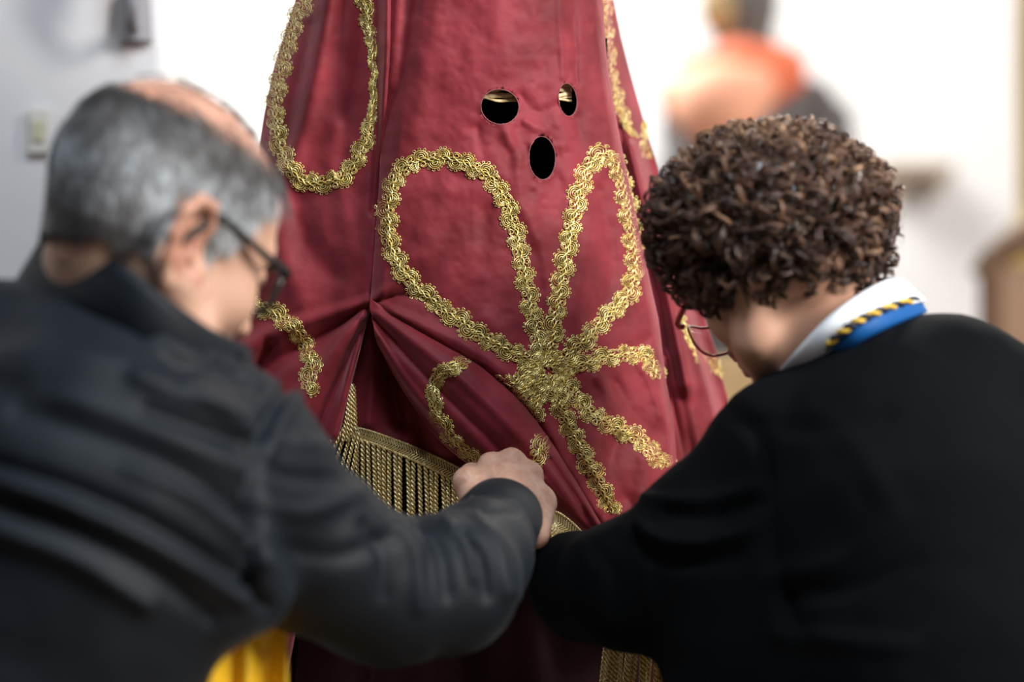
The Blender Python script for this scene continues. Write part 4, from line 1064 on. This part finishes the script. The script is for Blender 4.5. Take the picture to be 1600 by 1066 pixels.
for i in range(len(dirs)):
    n = dirs[i]; rad = hair_r_all[i]
    depthf = rng.choice([.84, .92, .98], p=[.25, .4, .35])
    c0 = hc+n*rad*depthf
    dn = np.array([0, 0, -1.0])+rng.normal(size=3)*.75+np.array([-.2, 0, 0]); dn -= (dn@n)*n*.85; dn /= np.linalg.norm(dn)
    e1 = np.cross(dn, n); e1 /= np.linalg.norm(e1)+1e-9; e2 = np.cross(dn, e1)
    cr = rng.uniform(.0050, .0105); turns = rng.uniform(.8, 1.7); ln_ = rng.uniform(.014, .034); ph = rng.uniform(0, 6.28); hd = rng.choice([-1, 1])
    t = np.linspace(0, 1, NS); a = ph+hd*turns*math.tau*t
    C = c0+dn*((t-.4)*ln_)[:, None]-n*(.004*(t-.3)**2*4)[:, None]+cr*(np.cos(a)[:, None]*e1+np.sin(a)[:, None]*e2)*(1-.25*t)[:, None]
    tn = np.clip(.43+.20*rng.normal()+.10*vnoise(c0[None], .03, 9)[0]+.30*max(0, n[2])**2-.10*max(0, -n[2]), .05, 1)  # light from above painted in: upper curls lighter, lower ones darker
    for k in range(7):
        o_ = rng.normal(size=3)*.0010; wv = rng.normal(size=3)*.0010
        VVk = C+o_+np.sin(t*4+k)[:, None]*wv
        T = np.gradient(VVk, axis=0); A_ = np.cross(T, n); A_ /= np.linalg.norm(A_, axis=1)[:, None]+1e-9; B_ = np.cross(T, A_); B_ /= np.linalg.norm(B_, axis=1)[:, None]+1e-9
        w = (.00062*(1.0-.7*t**3)*rng.uniform(.8, 1.3))[:, None]
        ring = np.stack([VVk+A_*w, VVk-.5*A_*w+.87*B_*w, VVk-.5*A_*w-.87*B_*w], 1).reshape(-1, 3)
        VV.append(ring); TT.append(np.full(len(ring), np.clip(tn+.12*rng.normal(), 0, 1)))
nst = len(VV); V = np.vstack(VV)
b3 = (np.arange(nst)*NS*3)[:, None, None]; i3 = (np.arange(NS-1)*3)[None, :, None]; j3 = np.arange(3)[None, None, :]; k3 = (j3+1) % 3
F = np.stack([b3+i3+j3, b3+i3+3+j3, b3+i3+3+k3, b3+i3+k3], -1).reshape(-1, 4)
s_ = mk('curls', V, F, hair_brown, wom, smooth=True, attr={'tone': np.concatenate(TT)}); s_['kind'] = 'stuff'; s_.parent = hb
# stray fly-away hairs round the outline
nf = 900; d = rng.normal(size=(nf, 3)); d[:, 2] = np.abs(d[:, 2])*.9-.2; d /= np.linalg.norm(d, axis=1)[:, None]
P0 = hc+d*(hair_r(d)*.95)[:, None]; g = np.cross(d, rng.normal(size=d.shape)); g /= np.linalg.norm(g, axis=1)[:, None]; g = g*.8+d*.35
Vs, Fs, sid = hair_mesh(P0, g, d, rng.uniform(.012, .03, nf), .00022, rng, segs=7, curl=.0018, lift=.5)
s_ = mk('stray_hairs', Vs, Fs, hair_brown, wom, smooth=False, attr={'tone': np.full(len(Vs), .8)}); s_['kind'] = 'stuff'; s_.parent = hb

red = mat('red_acetate', (0.45, 0.010, 0.018), 0.3)
glasses(Mw, cw, sw_, wom, red, 'red framed glasses', rr=.0015, tw=.0032, fx=.122, lens_y=.034, zl=-.016, lens_r=(.026, .018), hw=.072)
V, F = tubes([[W(1204, 486, 2.285)+[0, -.001, .003], W(1204, 486, 2.285), W(1205, 492, 2.285)]], [[.0012, .0022, .0015]], 8); mk('earring', V, F, mat('gold_stud', (.7, .5, .2), .3, .9), wom)

# cardigan
card_m = mat('black_wool', (0.0022, 0.0030, 0.0040), 0.8, bump=(900, .4, .0008), sheen=(.012, .4, (.6, .8, 1)), spec=.07)
v = Vol((-.02, 1.86, .80), (.90, 2.62, 1.50), .0068)
v.chain([W(1405, 640, 2.32), W(1400, 700, 2.300), W(1420, 800, 2.275), W(1440, 1000, 2.270), wb+[0, .02, .86]], [.065, .110, .150, .158, .16], .05, flat=(0, 1, 0), fs=.8)
v.chain([W(1410, 602, 2.33), W(1305, 668, 2.310), W(1215, 705, 2.300), W(1110, 830, 2.315), W(985, 915, 2.350)], [.044, .054, .062, .062, .060], .03)
v.chain([W(985, 915, 2.350), W(915, 915, 2.420), W(885, 900, 2.42)], [.060, .052, .038], .025)
v.chain([W(1415, 602, 2.33), W(1490, 600, 2.310), W(1640, 680, 2.320), W(1690, 900, 2.390), W(1560, 960, 2.46)], [.05, .055, .07, .055, .04], .035)
v.chain([W(1370, 800, 2.30), W(1262, 960, 2.30), W(1240, 1180, 2.30)], [.10, .115, .13], .05, flat=(0, 1, 0), fs=.7)
V, F = v.mesh(); V = smoothV(V, F, 2, .5); N = vnormals(V, F); P = PX(V)
WS = [
 ([(1000, 815), (1030, 840), (1090, 848), (1170, 830)], (9, 10), (.012, .006)), ([(1000, 850), (1050, 880), (1150, 870)], (12, 14), (-.008, -.006)), ([(1040, 800), (1110, 808), (1180, 790)], (10, 12), (-.008, -.006)),
 ([(1010, 780), (1100, 780), (1180, 760)], (8, 10), (.006, .004)),
 ([(1140, 640), (1190, 690), (1200, 780), (1210, 880), (1240, 980)], (12, 16), (-.006, -.012)),
 ([(1220, 990), (1300, 1000), (1420, 1010)], (14, 16), (.006, .004)), ([(1200, 900), (1300, 880), (1380, 830)], (14, 16), (.005, .003)), ([(1230, 930), (1330, 920), (1430, 880)], (14, 16), (-.006, -.003)),
 ([(1180, 660), (1290, 672), (1380, 650)], (14, 16), (-.003, -.003)), ([(1270, 640), (1340, 700), (1400, 800)], (22, 22), (.003, .003)),
 ([(930, 860), (960, 900), (960, 960)], (10, 12), (-.006, -.004)), ([(980, 830), (1010, 900), (1020, 970)], (10, 12), (.005, .004)),
]
V = V+N*stroke_field(P, WS)[:, None]+N*(.002*vnoise(V, .05, 51)+.0008*vnoise(V, .02, 52))[:, None]
cd = mk('cardigan', V, F, card_m, wom, label='plain black knitted cardigan')
shirt_m = mat('white_cotton', (0.82, 0.84, 0.88), .7, bump=(800, .2, .0005), spec=.3)
blue = mat('blue_ribbon', (0.002, 0.085, 0.30), .6, bump=(500, .3, .0005), spec=.3)
band_loop([(1206, 596), (1240, 552), (1290, 500), (1340, 462), (1385, 438), (1412, 438)], [(1250, 612), (1278, 575), (1318, 528), (1365, 500), (1410, 480), (1446, 470)], 2.325, .068, 'shirt_collar', shirt_m, wom, .0025, farlift=10)
rb = band_loop([(1262, 578), (1292, 540), (1335, 505), (1385, 482), (1436, 466)], [(1274, 600), (1302, 565), (1345, 535), (1398, 508), (1448, 488)], 2.325, .078, 'neck_ribbon', blue, wom, .002, farlift=10)
T_ = spline([(1258, 580), (1292, 540), (1335, 505), (1385, 482), (1436, 466)], 60); t = np.linspace(0, 1, 60); sn = np.sin(t*math.pi)**.8
C = WV(np.stack([T_[:, 0], T_[:, 1], 2.325-.083*sn], -1))
tt = np.linspace(0, 1, 260); C = np.stack([np.interp(tt, t, C[:, k]) for k in range(3)], -1)
Tn = np.gradient(C, axis=0); Tn /= np.linalg.norm(Tn, axis=1)[:, None]; A_ = np.cross(Tn, [0, 1, 0]); A_ /= np.linalg.norm(A_, axis=1)[:, None]; B_ = np.cross(Tn, A_)
for ph, nm, m_ in ((0, 'yellow_strand', mat('yellow_silk', (.80, .50, .05), .45)), (math.pi, 'navy_strand', mat('navy_silk', (.006, .008, .03), .5))):
    a = tt*math.tau*8+ph; V, F = tubes([C+.0019*(np.cos(a)[:, None]*A_+np.sin(a)[:, None]*B_)], .0024, 7); q = mk(nm, V, F, m_, wom); q.parent = rb
skm = mat('black_skirt', (0.008, 0.008, 0.010), .8)
Vl = []
for z, r in ((1.0, .17), (.85, .185), (.7, .185), (.5, .20), (.45, .205)):
    for k in range(60):
        a = k*math.tau/60; rr = r*(1+.02*math.sin(a*11)*(1-z)); Vl.append(wb+[rr*math.cos(a), .02+rr*.8*math.sin(a), z])
mk('skirt', Vl, np.ascontiguousarray(gridF(5, 60, True)[:, ::-1]), skm, wom)
for s in (-1, 1): shoe(wb[0]+s*.09, wb[1]+.03, wom, shoe_m)
